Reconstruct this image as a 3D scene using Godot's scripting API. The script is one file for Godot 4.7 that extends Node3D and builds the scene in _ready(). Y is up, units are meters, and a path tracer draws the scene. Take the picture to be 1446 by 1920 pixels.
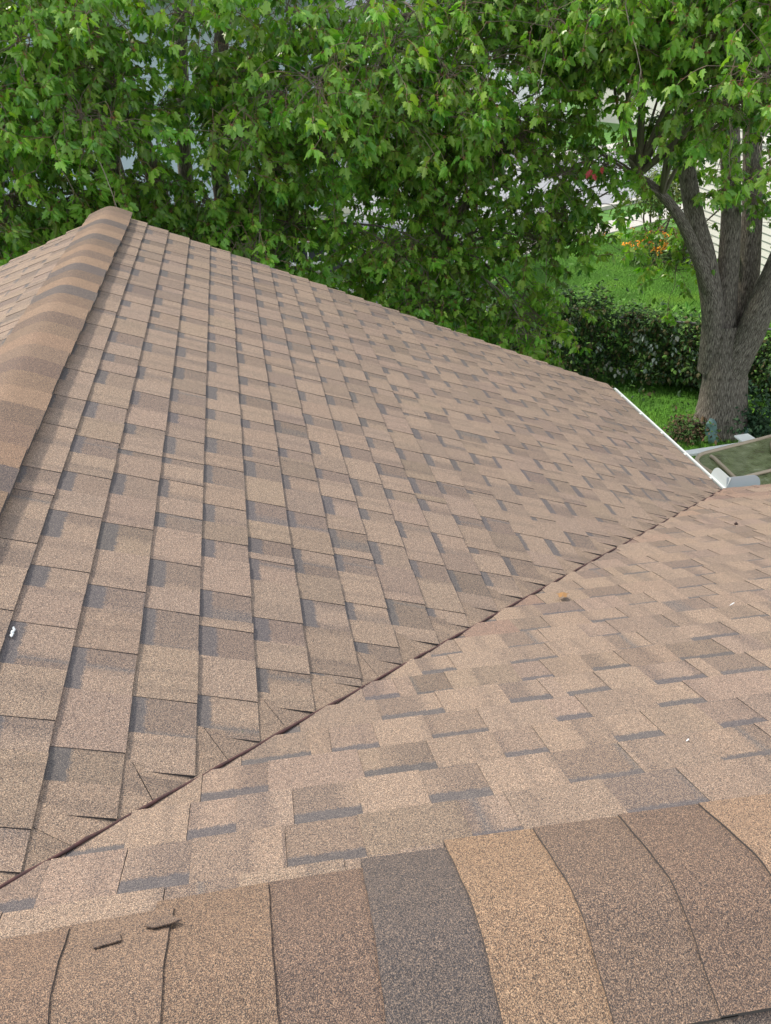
extends Node3D
# A shingled L-shaped roof seen from its own ridge, with maples, a vine-covered fence, lawn and neighbours beyond. Metres, y up.

const TH := 0.39277            # roof pitch, 22.5 degrees
const EX := 0.143              # shingle exposure
const GROUND := -4.1
const Z0 := 1.8526             # z of the inside eave corner
const N := 26                  # courses from the first butt line to the eave
var rng := RandomNumberGenerator.new()
var cam_t: Transform3D
var cam_f := 1608.1437 / 1920.0
var taken := {}
var co := cos(TH)
var si := sin(TH)

# ---------------------------------------------------------------- mesh collecting
class Bag:
	var v := PackedVector3Array()
	var n := PackedVector3Array()
	var uv := PackedVector2Array()
	var c := PackedColorArray()
	func tri(a: Vector3, b: Vector3, d: Vector3, na: Vector3, nb: Vector3, nd: Vector3, ua: Vector2, ub: Vector2, ud: Vector2, col: Color) -> void:
		if (b - a).cross(d - a).dot(na + nb + nd) > 0.0:
			v.append(a); v.append(d); v.append(b)
			n.append(na); n.append(nd); n.append(nb)
			uv.append(ua); uv.append(ud); uv.append(ub)
		else:
			v.append(a); v.append(b); v.append(d)
			n.append(na); n.append(nb); n.append(nd)
			uv.append(ua); uv.append(ub); uv.append(ud)
		c.append(col); c.append(col); c.append(col)
	func flat(a: Vector3, b: Vector3, d: Vector3, nn: Vector3, ua := Vector2.ZERO, ub := Vector2.ZERO, ud := Vector2.ZERO, col := Color.WHITE) -> void:
		tri(a, b, d, nn, nn, nn, ua, ub, ud, col)
	func quad(a: Vector3, b: Vector3, d: Vector3, e: Vector3, nn: Vector3, col := Color.WHITE, s := 1.0) -> void:
		var w := (b - a).length() * s
		var h := (e - a).length() * s
		flat(a, b, d, nn, Vector2(0, 0), Vector2(w, 0), Vector2(w, h), col)
		flat(a, d, e, nn, Vector2(0, 0), Vector2(w, h), Vector2(0, h), col)
	func box(t: Transform3D, size: Vector3, col := Color.WHITE, bev := 0.0) -> void:
		var h := size * 0.5
		for ax in 3:
			for sg: float in [-1.0, 1.0]:
				var nn := Vector3.ZERO; nn[ax] = sg
				var b := (ax + 1) % 3
				var d := (ax + 2) % 3
				var p := []
				for k: Array in [[-1, -1], [1, -1], [1, 1], [-1, 1]]:
					var q := Vector3.ZERO
					q[ax] = sg * h[ax]
					q[b] = k[0] * (h[b] - bev)
					q[d] = k[1] * (h[d] - bev)
					p.append(t * q)
				quad(p[0], p[1], p[2], p[3], t.basis * nn, col)
				if bev > 0.0:
					for s2: float in [-1.0, 1.0]:       # chamfer to the next axis
						var e1 := Vector3.ZERO; e1[ax] = sg * h[ax]; e1[b] = s2 * (h[b] - bev)
						var e2 := Vector3.ZERO; e2[ax] = sg * (h[ax] - bev); e2[b] = s2 * h[b]
						var dd := Vector3.ZERO; dd[d] = h[d] - bev
						var n2 := Vector3.ZERO; n2[ax] = sg; n2[b] = s2
						quad(t * (e1 - dd), t * (e1 + dd), t * (e2 + dd), t * (e2 - dd), (t.basis * n2).normalized(), col)
	func tube(pts: Array, radii: Array, sides: int, col := Color.WHITE, cap := false) -> void:
		var rings := []
		var up := Vector3(0.31, 0.2, 0.93)
		var len := 0.0
		var lens := []
		for i in pts.size():
			var d: Vector3 = (pts[mini(i + 1, pts.size() - 1)] - pts[maxi(i - 1, 0)]).normalized()
			if absf(d.dot(up)) > 0.95: up = Vector3(1, 0.1, 0)
			var x := d.cross(up).normalized()
			var y := x.cross(d)
			up = y
			var ring := []
			for k in sides + 1:
				var a := TAU * k / sides
				ring.append(x * cos(a) + y * sin(a))
			rings.append(ring)
			if i > 0: len += (pts[i] - pts[i - 1]).length()
			lens.append(len)
		for i in pts.size() - 1:
			for k in sides:
				var n0: Vector3 = rings[i][k]; var n1: Vector3 = rings[i][k + 1]
				var m0: Vector3 = rings[i + 1][k]; var m1: Vector3 = rings[i + 1][k + 1]
				var a: Vector3 = pts[i] + n0 * radii[i]
				var b: Vector3 = pts[i] + n1 * radii[i]
				var d: Vector3 = pts[i + 1] + m1 * radii[i + 1]
				var e: Vector3 = pts[i + 1] + m0 * radii[i + 1]
				var u0 := float(k) / sides
				var u1 := float(k + 1) / sides
				tri(a, b, d, n0, n1, m1, Vector2(u0, lens[i]), Vector2(u1, lens[i]), Vector2(u1, lens[i + 1]), col)
				tri(a, d, e, n0, m1, m0, Vector2(u0, lens[i]), Vector2(u1, lens[i + 1]), Vector2(u0, lens[i + 1]), col)
		if cap:
			for s in [0, pts.size() - 1]:
				var dir: Vector3 = (pts[0] - pts[1]).normalized() if s == 0 else (pts[s] - pts[s - 1]).normalized()
				for k in sides:
					flat(pts[s], pts[s] + rings[s][k] * radii[s], pts[s] + rings[s][k + 1] * radii[s], dir, Vector2.ZERO, Vector2.ZERO, Vector2.ZERO, col)
	func surface(mesh: ArrayMesh, m: Material) -> void:
		if v.is_empty(): return
		var a := []
		a.resize(Mesh.ARRAY_MAX)
		a[Mesh.ARRAY_VERTEX] = v; a[Mesh.ARRAY_NORMAL] = n; a[Mesh.ARRAY_TEX_UV] = uv; a[Mesh.ARRAY_COLOR] = c
		mesh.add_surface_from_arrays(Mesh.PRIMITIVE_TRIANGLES, a)
		mesh.surface_set_material(mesh.get_surface_count() - 1, m)

func mesh_of(bags: Array, mats: Array) -> ArrayMesh:
	var m := ArrayMesh.new()
	for i in bags.size(): bags[i].surface(m, mats[i])
	return m

func numbered(called: String, parent: Node) -> String:
	var key := str(parent.get_instance_id()) + called
	var k: int = taken.get(key, 0)
	taken[key] = k + 1
	return called if k == 0 else "%s_%03d" % [called, k]

func put(called: String, mesh: Mesh, parent: Node = self, kind := "") -> MeshInstance3D:
	var o := MeshInstance3D.new()
	o.name = numbered(called, parent)
	o.mesh = mesh
	parent.add_child(o, true)
	if kind: o.set_meta("kind", kind)
	return o

func obj(called: String, bag: Bag, mat: Material, parent: Node = self, kind := "") -> MeshInstance3D:
	return put(called, mesh_of([bag], [mat]), parent, kind)

func thing(called: String, label: String, category: String, at := Vector3.ZERO, turn := 0.0, group := "") -> Node3D:
	var o := Node3D.new()
	o.name = numbered(called, self)
	add_child(o, true)
	o.position = at
	o.rotation.y = turn
	return tag(o, label, category, group)

func tag(o: Node3D, label: String, category: String, group := "") -> Node3D:
	o.set_meta("label", label)
	o.set_meta("category", category)
	if group: o.set_meta("group", group)
	return o

func copies(called: String, mesh: Mesh, xf: Array, cols: Array, parent: Node) -> MultiMeshInstance3D:
	var mm := MultiMesh.new()
	mm.transform_format = MultiMesh.TRANSFORM_3D
	mm.use_colors = true
	mm.mesh = mesh
	mm.instance_count = xf.size()
	for i in xf.size():
		mm.set_instance_transform(i, xf[i])
		mm.set_instance_color(i, cols[i])
	var o := MultiMeshInstance3D.new()
	o.name = numbered(called, parent)
	o.multimesh = mm
	parent.add_child(o, true)
	o.set_meta("kind", "stuff")
	return o

func seen(p: Vector3) -> Vector3:      # picture coordinates 0..1 and depth, to rank what shows largest
	var q := cam_t.affine_inverse() * p
	if q.z > -0.05: return Vector3(9, 9, 0)
	return Vector3(0.5 + cam_f * q.x / -q.z / 0.7531, 0.5 - cam_f * q.y / -q.z, -q.z)

# ---------------------------------------------------------------- materials
func mat(c: Color, rough := 0.8, metal := 0.0, vert := false) -> StandardMaterial3D:
	var m := StandardMaterial3D.new()
	m.albedo_color = c.linear_to_srgb()
	m.roughness = rough
	m.metallic = metal
	m.vertex_color_use_as_albedo = vert
	m.cull_mode = BaseMaterial3D.CULL_DISABLED
	return m

func cells(w: int, h: int, sd: int, freq: float) -> PackedByteArray:
	var f := FastNoiseLite.new()
	f.noise_type = FastNoiseLite.TYPE_CELLULAR
	f.cellular_return_type = FastNoiseLite.RETURN_CELL_VALUE
	f.cellular_jitter = 1.0
	f.seed = sd
	f.frequency = freq
	var im := f.get_image(w, h, false, false, false)
	im.convert(Image.FORMAT_L8)
	return im.get_data()

func lut(p: Array) -> Array:            # [share, colour in sRGB 0..255] -> 256 colours
	var out := []
	var r := RandomNumberGenerator.new()
	r.seed = 5
	for i in 256:
		var x := fposmod(i * 0.6180339, 1.0)
		var acc := 0.0
		var c: Array = p[-1]
		for e: Array in p:
			acc += e[0]
			if x <= acc:
				c = e
				break
		var j := r.randf_range(0.9, 1.1)
		out.append([clampi(int(c[1] * j), 0, 255), clampi(int(c[2] * j), 0, 255), clampi(int(c[3] * j), 0, 255)])
	return out

const TAN := [[0.27, 214, 184, 156], [0.28, 164, 134, 112], [0.19, 120, 100, 88], [0.16, 84, 78, 78], [0.1, 48, 44, 45]]
const BROWN := [[0.2, 200, 170, 144], [0.26, 146, 120, 102], [0.23, 106, 91, 83], [0.19, 78, 73, 75], [0.12, 46, 42, 44]]
const MID := [[0.24, 207, 177, 150], [0.27, 155, 127, 107], [0.21, 113, 96, 86], [0.17, 81, 76, 77], [0.11, 47, 43, 45]]
const GREY := [[0.2, 186, 161, 140], [0.22, 130, 115, 105], [0.25, 98, 92, 91], [0.21, 76, 73, 76], [0.12, 46, 44, 47]]
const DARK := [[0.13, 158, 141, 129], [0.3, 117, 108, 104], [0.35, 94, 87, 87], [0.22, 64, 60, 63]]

func granules(w: int, h: int, sd: int, mix: Array, band: float) -> ImageTexture:
	# a strip of roofing granules: the blend changes along the strip, with a printed dark shadow band along the top if band > 0
	var ids := cells(w, h, sd, 0.2)
	var luts := []
	for m: Array in mix: luts.append(lut(m))
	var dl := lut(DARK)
	var f := FastNoiseLite.new()
	f.seed = sd + 7
	f.frequency = 0.0035
	f.fractal_type = FastNoiseLite.FRACTAL_NONE
	var f2 := FastNoiseLite.new()
	f2.seed = sd + 9
	f2.frequency = 0.03
	var data := PackedByteArray()
	data.resize(w * h * 3)
	var levels := PackedInt32Array()
	for x in w:
		levels.append(0 if mix.size() == 1 else int(clampf(0.5 + f.get_noise_1d(x) * 2.2, 0.0, 0.999) * 256.0 * (mix.size() - 1)))
	for y in h:
		for x in w:
			var i := y * w + x
			var r := ids[i]
			var dither := (r * 89 + 31) & 255
			var lv := levels[x]
			var k := lv >> 8
			if dither < (lv & 255): k += 1
			var q: Array = luts[mini(k, luts.size() - 1)][r]
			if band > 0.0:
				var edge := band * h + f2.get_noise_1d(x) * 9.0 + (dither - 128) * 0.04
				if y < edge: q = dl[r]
			data[i * 3] = q[0]; data[i * 3 + 1] = q[1]; data[i * 3 + 2] = q[2]
	relief = ImageTexture.create_from_image(Image.create_from_data(w, h, false, Image.FORMAT_L8, ids))
	return ImageTexture.create_from_image(Image.create_from_data(w, h, false, Image.FORMAT_RGB8, data))

var relief: ImageTexture
func granule_mat(t: Texture2D) -> StandardMaterial3D:
	var m := mat(Color.WHITE, 0.92, 0, true)
	m.albedo_color = Color(0.875, 0.885, 0.895)
	m.albedo_texture = t
	m.heightmap_enabled = true
	m.heightmap_texture = relief
	m.heightmap_scale = 0.09
	return m

func noise_tex(sd: int, freq: float, cols: Array, w := 512, h := 512, type := FastNoiseLite.TYPE_SIMPLEX_SMOOTH, oct := 5) -> NoiseTexture2D:
	var f := FastNoiseLite.new()
	f.seed = sd
	f.frequency = freq
	f.noise_type = type
	f.fractal_octaves = oct
	var g := Gradient.new()
	var off := PackedFloat32Array()
	var cc := PackedColorArray()
	for i in cols.size():
		off.append(float(i) / (cols.size() - 1))
		cc.append((cols[i] as Color).linear_to_srgb())
	g.offsets = off
	g.colors = cc
	var t := NoiseTexture2D.new()
	t.width = w; t.height = h
	t.seamless = true
	t.noise = f
	t.color_ramp = g
	return t

func tiled(sd: int, freq: float, cols: Array, scale: float, rough := 0.9) -> StandardMaterial3D:
	var m := mat(Color.WHITE, rough)
	m.albedo_texture = noise_tex(sd, freq, cols)
	m.uv1_triplanar = true
	m.uv1_world_triplanar = true
	m.uv1_scale = Vector3.ONE * scale
	return m

# ---------------------------------------------------------------- roof
class Slope:
	var o: Vector3
	var ud: Vector3
	var vd: Vector3
	var n: Vector3
	func at(u: float, v: float, h: float) -> Vector3:
		return o + ud * u + vd * v + n * h

var tab_mats := []
var low_mats := []
var cap_mats := []
var edge_mat: StandardMaterial3D
var pieces := []                       # {slope, poly, v0, h0, h1, m, c, u, size}

func slope(o: Vector3, ud: Vector3, vd: Vector3, n: Vector3) -> Slope:
	var s := Slope.new()
	s.o = o; s.ud = ud; s.vd = vd; s.n = n
	return s

func clip(poly: Array, a: float, b: float, c: float) -> Array:   # keep a*u + b*v >= c
	var out := []
	for i in poly.size():
		var p: Vector2 = poly[i]
		var q: Vector2 = poly[(i + 1) % poly.size()]
		var dp := a * p.x + b * p.y - c
		var dq := a * q.x + b * q.y - c
		if dp >= 0: out.append(p)
		if (dp > 0 and dq < 0) or (dp < 0 and dq > 0): out.append(p.lerp(q, dp / (dp - dq)))
	return out

func add_piece(s: Slope, kind: String, poly: Array, v0: float, h0: float, h1: float, m: Material, c: Color, du: float) -> void:
	if poly.size() < 3: return
	var area := 0.0
	var mid := Vector2.ZERO
	for i in poly.size():
		var p: Vector2 = poly[i]
		var q: Vector2 = poly[(i + 1) % poly.size()]
		area += p.cross(q) * 0.5
		mid += p / poly.size()
	if absf(area) < 0.0003: return
	var w := s.at(mid.x, mid.y, 0)
	var pr := seen(w)
	var d := w - cam_t.origin
	var size := absf(area * d.normalized().dot(s.n)) / maxf(pr.z * pr.z, 0.01)
	if pr.z <= 0 or pr.x < -0.03 or pr.x > 1.03 or pr.y < -0.03 or pr.y > 1.03 or d.dot(s.n) > 0: size *= 0.001
	pieces.append({"s": s, "k": kind, "poly": poly, "v0": v0, "h0": h0, "h1": h1, "m": m, "c": c, "du": du, "size": size})

func piece_into(p: Dictionary, top: Bag, edge: Bag) -> void:
	var s: Slope = p.s
	var poly: Array = p.poly
	var slope_h: float = (p.h1 - p.h0) / (EX + 0.0195)
	var pts := []
	var uvs := []
	for q: Vector2 in poly:
		pts.append(s.at(q.x, q.y, p.h0 + (q.y - p.v0) * slope_h))
		uvs.append(Vector2((q.x + p.du) / 1.2, (q.y - p.v0) / (EX + 0.0195)))
	for i in range(1, poly.size() - 1):
		top.flat(pts[0], pts[i], pts[i + 1], s.n, uvs[0], uvs[i], uvs[i + 1], p.c)
	for i in poly.size():
		var j := (i + 1) % poly.size()
		var a: Vector3 = pts[i]
		var b: Vector3 = pts[j]
		var a2 := s.at(poly[i].x, poly[i].y, -0.006)
		var b2 := s.at(poly[j].x, poly[j].y, -0.006)
		edge.quad(a, b, b2, a2, ((b - a).cross(s.n)).normalized())

func course(s: Slope, v: float, u0: float, u1: float, cut: Callable) -> void:
	# one course: raised tabs and the recessed stretches between them, v is the butt line
	var u := u0 - rng.randf() * 0.25
	var du := rng.randf() * 9.0
	var tone := rng.randf_range(0.93, 1.04)
	var low := rng.randf() < 0.5
	var sk := 0.0
	while u < u1:
		var w := rng.randf_range(0.08, 0.15) if low else rng.randf_range(0.1, 0.2)
		if rng.randf() < 0.07: w = rng.randf_range(0.03, 0.05)
		var jv := rng.randf_range(-0.0012, 0.0012)
		var j2 := rng.randf_range(-0.0008, 0.0008)
		var a := u + (0.0007 if low else 0.0)
		var sk2 := rng.randf_range(-0.003, 0.003)
		var vt := v - EX - 0.0195
		var poly: Array = cut.call([Vector2(a + sk, vt), Vector2(u + w + sk2, vt), Vector2(u + w, v + jv), Vector2(a, v + jv + j2)], v)
		var t := tone * rng.randf_range(0.93, 1.05)
		var c := Color(t, t * rng.randf_range(0.985, 1.01), t * rng.randf_range(0.975, 1.045))
		if low:
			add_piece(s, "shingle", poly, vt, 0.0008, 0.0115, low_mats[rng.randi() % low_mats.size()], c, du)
		else:
			add_piece(s, "shingle", poly, vt, 0.0014, 0.0138, tab_mats[rng.randi() % tab_mats.size()], c, du)
		u += w
		sk = sk2
		low = not low
		if rng.randf() < 0.08: du = rng.randf() * 9.0

func valley_z(v: float) -> float:      # z of the valley where plane A has run v down its slope
	return Z0 + (N * EX - v) * co

func build_roof(house: Node3D) -> void:
	var apex_y := 0.24 * si
	var apex_x := -0.24 * co
	var zb := Z0 + (N * EX + 0.24) * co - 0.055
	var yb := apex_y - 0.055 * tan(TH)
	var xe := N * EX * co
	var ye := -N * EX * si
	var A := slope(Vector3.ZERO, Vector3(0, 0, 1), Vector3(co, -si, 0), Vector3(si, co, 0))
	var L := slope(Vector3(apex_x, apex_y, 0), Vector3(0, 0, 1), Vector3(-co, -si, 0), Vector3(-si, co, 0))
	var B := slope(Vector3(0, yb, zb), Vector3(1, 0, 0), Vector3(0, -si, -co), Vector3(0, co, -si))
	var S := slope(Vector3(0, yb, zb), Vector3(1, 0, 0), Vector3(0, -si, co), Vector3(0, co, si))
	var granule_w := 1536
	for i in 3:
		tab_mats.append(granule_mat(granules(granule_w, 208, 11 + i, [TAN, MID, TAN] if i < 2 else [MID, BROWN, TAN], 0.0)))
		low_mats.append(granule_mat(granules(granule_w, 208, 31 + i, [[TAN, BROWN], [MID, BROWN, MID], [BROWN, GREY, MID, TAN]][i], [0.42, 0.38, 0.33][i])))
	for i in 4:
		cap_mats.append(granule_mat(granules(512, 512, 51 + i, [[TAN], [MID], [BROWN], [GREY]][i], 0.0)))
		cap_mats[i].albedo_color = [Color(0.82, 0.795, 0.765), Color(0.8, 0.78, 0.76), Color(0.79, 0.775, 0.76), Color(0.75, 0.745, 0.755)][i]
	edge_mat = mat(Color(0.055, 0.047, 0.045), 0.9)
	var deck := mat(Color(0.11, 0.085, 0.07), 0.95)
	# slabs of the four slopes under their shingles
	var slabs := []
	for d: Array in [[A, -0.2, N * EX - 0.02, 0.012, 9.0], [L, -0.02, 3.95, 0.012, 11.0], [B, -0.02, N * EX + 0.17, -0.3, 7.4], [S, -0.02, 3.9, -0.3, 7.4]]:
		var s: Slope = d[0]
		var bag := Bag.new()
		var lo := -0.007
		var poly := [Vector2(d[3], d[1]), Vector2(d[4], d[1]), Vector2(d[4], d[2]), Vector2(d[3], d[2])]
		if s == A: poly = clip(poly, -1.0, -co, -(Z0 + N * EX * co + 0.01))
		if s == B: poly = clip(poly, 1.0, -co, xe - (zb - Z0))
		var top := []
		var bot := []
		for q: Vector2 in poly:
			top.append(s.at(q.x, q.y, lo))
			bot.append(s.at(q.x, q.y, lo - 0.03))
		for i in range(1, poly.size() - 1):
			bag.flat(top[0], top[i], top[i + 1], s.n)
			bag.flat(bot[0], bot[i], bot[i + 1], -s.n)
		for i in poly.size():
			var j := (i + 1) % poly.size()
			bag.quad(top[i], top[j], bot[j], bot[i], (top[j] - top[i]).cross(s.n).normalized())
		slabs.append(obj("roof_slope", bag, deck, house))
	# plane A: each course ends square above the valley, its lower corner on the valley line
	rng.seed = 21
	for k in range(0, N + 1):
		var v := k * EX
		var zend := valley_z(v) - 0.004 + rng.randf_range(-0.004, 0.004)
		course(A, v, 0.0 + rng.randf_range(-0.004, 0.004), minf(zend, 6.6), func(poly, _v): return clip(clip(poly, 1.0, 0.0, 0.002), -1.0, 0.0, -minf(zend, 6.6)))
		# the layer that shows in the triangle between the square end and the valley
		if k > 0 and zend < 6.4:
			var zu := valley_z(v - EX)
			var tri := [Vector2(zend - 0.02, v - EX - 0.002), Vector2(zu - 0.004, v - EX - 0.002), Vector2(zend + 0.006, v + 0.004), Vector2(zend - 0.02, v + 0.004)]
			var ang := rng.randf_range(0.6, 1.3)
			var mid := Vector2(lerpf(zend, zu, rng.randf_range(0.25, 0.6)), v - EX * 0.6)
			var a := cos(ang)
			var b := sin(ang) * -0.6
			var cc := a * mid.x + b * mid.y
			for q in 2:
				var part := clip(tri, a, b, cc + 0.001) if q == 0 else clip(tri, -a, -b, -cc + 0.001)
				var t := rng.randf_range(0.82, 1.0)
				add_piece(A, "shingle", part, v - EX - 0.002, 0.0075 - 0.0015 * q, 0.0085 - 0.0015 * q, tab_mats[rng.randi() % 3], Color(t, t * 0.99, t * 0.97), rng.randf() * 5.0)
	for k in range(1, 27):
		course(L, k * EX + 0.04, 0.0, 6.4, func(poly, _v): return clip(poly, 1.0, 0.0, 0.002))
	var slant := xe - (zb - Z0)
	rng.seed = 5
	var kb := 0
	while true:
		var v := N * EX + 0.24 - 0.055 / co + 0.2 * EX - kb * EX
		if v < 0.1: break
		var near := v > 2.6
		course(B, v, slant - 0.1 + (v - EX) * co, 6.6, func(poly, _v): return clip(poly, 1.0, -co, slant + 0.004))
		kb += 1
	for k in range(1, 25):
		course(S, k * EX + 0.1, -1.0, 4.5, func(poly, _v): return poly)
	# reddish granules washed from the drip edge lie on the shingles near the inside corner
	for p: Dictionary in pieces:
		if p.s == B:
			var q: Vector2 = p.poly[0]
			var d := Vector2(q.x - xe, (N * EX + 0.2 - q.y) * 1.3).length()
			var off := q.x - (slant + q.y * co)
			if (d < 1.0 and rng.randf() < 0.75) or (off < 0.16 and q.y > 1.2 and rng.randf() < 0.6):
				p.c = Color(p.c.r * 1.03, p.c.g * 0.94, p.c.b * 0.93)
	pieces.sort_custom(func(a, b): return a.size > b.size)
	var parents := {A: slabs[0], L: slabs[1], B: slabs[2], S: slabs[3]}
	for i in mini(300, pieces.size()):
		var p: Dictionary = pieces[i]
		var top := Bag.new()
		var edge := Bag.new()
		piece_into(p, top, edge)
		put("shingle", mesh_of([top, edge], [p.m, edge_mat]), parents[p.s])
	var bags := {}
	var rest := Bag.new()
	for i in range(300, pieces.size()):
		var p: Dictionary = pieces[i]
		if not bags.has(p.m): bags[p.m] = Bag.new()
		piece_into(p, bags[p.m], rest)
	var all := bags.values()
	all.append(rest)
	var ms := bags.keys()
	ms.append(edge_mat)
	put("shingle_field", mesh_of(all, ms), house, "stuff")
	# ridge caps
	rng.seed = 77
	var capA := Node3D.new()
	capA.name = "ridge_cap"
	house.add_child(capA)
	var z := 0.0
	var last := -1
	while z < 5.0:
		last += 1
		var t: int = [2, 1, 0, 3, 1, 0, 3, 2, 0, 2, 0, 3, 2, 0, 3, 1, 0, 2, 1, 0, 1, 2, 1, 0][last % 24]
		cap_piece(capA, Vector3(apex_x, apex_y, z), Vector3(0, 0, 1), Vector3(1, 0, 0), 0.152 + rng.randf_range(-0.004, 0.004), 0.156, t, 0.034, 0.075)
		z += EX
	var capB := Node3D.new()
	capB.name = "ridge_cap_001"
	house.add_child(capB)
	var x := -0.17
	var k := 0
	var tones := [1, 2, 1, 1, 1, 2, 3, 0, 2, 2, 0, 1, 2, 1]
	while x < 4.6:
		var half := 0.135 + clampf((x - 0.2) * 0.11, -0.02, 0.07) + rng.randf_range(-0.006, 0.006)
		var tone: int = tones[k % tones.size()]
		if k < 5: cap_piece(capB, Vector3(x + EX, yb, zb), Vector3(-1, 0, 0), Vector3(0, 0, 1), 0.17, half, tone, 0.012, 0.07)
		elif k == 5: cap_piece(capB, Vector3(x - 0.02, yb, zb), Vector3(1, 0, 0), Vector3(0, 0, 1), 0.17, half, tone, 0.012, 0.07, 0.0004)   # the closing piece, tucked under both
		else: cap_piece(capB, Vector3(x, yb, zb), Vector3(1, 0, 0), Vector3(0, 0, 1), 0.17, half, tone, 0.012, 0.07)
		x += EX * (1.0 + rng.randf_range(-0.03, 0.03))
		k += 1
	# valley edge: a thin dark red metal lip along the cut
	var pts := []
	var rad := []
	var v := N * EX
	while v > 0.0:
		pts.append(A.at(valley_z(v) + rng.randf_range(-0.0015, 0.0015), v, 0.011))
		rad.append(rng.randf_range(0.003, 0.005))
		v -= 0.03
	var lip := Bag.new()
	lip.tube(pts, rad, 5)
	obj("valley_edge", lip, tiled(3, 0.05, [Color(0.03, 0.022, 0.022), Color(0.07, 0.032, 0.03), Color(0.12, 0.05, 0.045)], 2.2), house)
	build_eaves(house, xe, ye, zb, yb)

func cap_piece(parent: Node3D, o: Vector3, along: Vector3, side: Vector3, hp: float, hm: float, tone: int, crown: float, rad: float, lift := 0.0055) -> void:
	# one ridge shingle bent over the ridge: o at its exposed end, overlapped by the next piece along
	var prof := []
	var L := EX + 0.025
	for i in 17:
		var s := lerpf(-hm, hp, i / 16.0)
		var d := absf(s)
		var fall := (sqrt(d * d + rad * rad * 0.3) - rad * 0.548) * si   # rounded over the apex
		prof.append(Vector2(s * co, crown - fall * (1.0 + crown * 2.0)))
	var top := Bag.new()
	var edge := Bag.new()
	var t := rng.randf_range(0.94, 1.04)
	var col := Color(t, t * rng.randf_range(0.97, 1.0), t * rng.randf_range(0.95, 1.0))
	var du := rng.randf()
	var skew := rng.randf_range(-0.004, 0.004)
	var rows := []
	for r in 2:
		var row := []
		for i in 17:
			var wob := 0.0006 * sin(i * 1.7 + du * 20.0) + skew * (i / 8.0 - 1.0) if r == 0 else 0.0
			row.append(o + along * (r * L + wob) + side * prof[i].x + Vector3.UP * (prof[i].y + (lift if r == 0 else 0.0005)))
		rows.append(row)
	for i in 16:
		var n0: Vector3 = (rows[0][mini(i + 1, 16)] - rows[0][maxi(i - 1, 0)]).cross(along).normalized()
		var n1: Vector3 = (rows[0][mini(i + 2, 16)] - rows[0][i]).cross(along).normalized()
		if n0.y < 0: n0 = -n0
		if n1.y < 0: n1 = -n1
		var ua := Vector2(du + i * 0.05, du)
		var ub := Vector2(du + (i + 1) * 0.05, du)
		var dn := Vector2(0, L / 0.4)
		top.tri(rows[0][i], rows[0][i + 1], rows[1][i + 1], n0, n1, n1, ua, ub, ub + dn, col)
		top.tri(rows[0][i], rows[1][i + 1], rows[1][i], n0, n1, n0, ua, ub + dn, ua + dn, col)
		edge.quad(rows[0][i], rows[0][i + 1], rows[0][i + 1] - Vector3.UP * 0.012, rows[0][i] - Vector3.UP * 0.012, -along)
	for i in [0, 16]:
		edge.quad(rows[0][i], rows[1][i], rows[1][i] - Vector3.UP * 0.007, rows[0][i] - Vector3.UP * 0.007, side * (1.0 if i else -1.0))
	put("cap_shingle", mesh_of([top, edge], [cap_mats[tone], edge_mat]), parent)

func extrude(bag: Bag, prof: Array, o: Vector3, out: Vector3, along: Vector3, len: float) -> void:
	# a bent sheet: prof holds (outwards, up) points
	for i in prof.size() - 1:
		var p: Vector2 = prof[i]
		var q: Vector2 = prof[i + 1]
		var a := o + out * p.x + Vector3.UP * p.y
		var b := o + out * q.x + Vector3.UP * q.y
		var n := along.cross(b - a).normalized() * 0.0012
		for s: float in [-1.0, 1.0]:
			bag.quad(a + n * s, b + n * s, b + n * s + along * len, a + n * s + along * len, n.normalized() * s)
		for e: float in [0.0, len]:
			bag.quad(a + n + along * e, b + n + along * e, b - n + along * e, a - n + along * e, along * (1.0 if e > 0 else -1.0))

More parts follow.
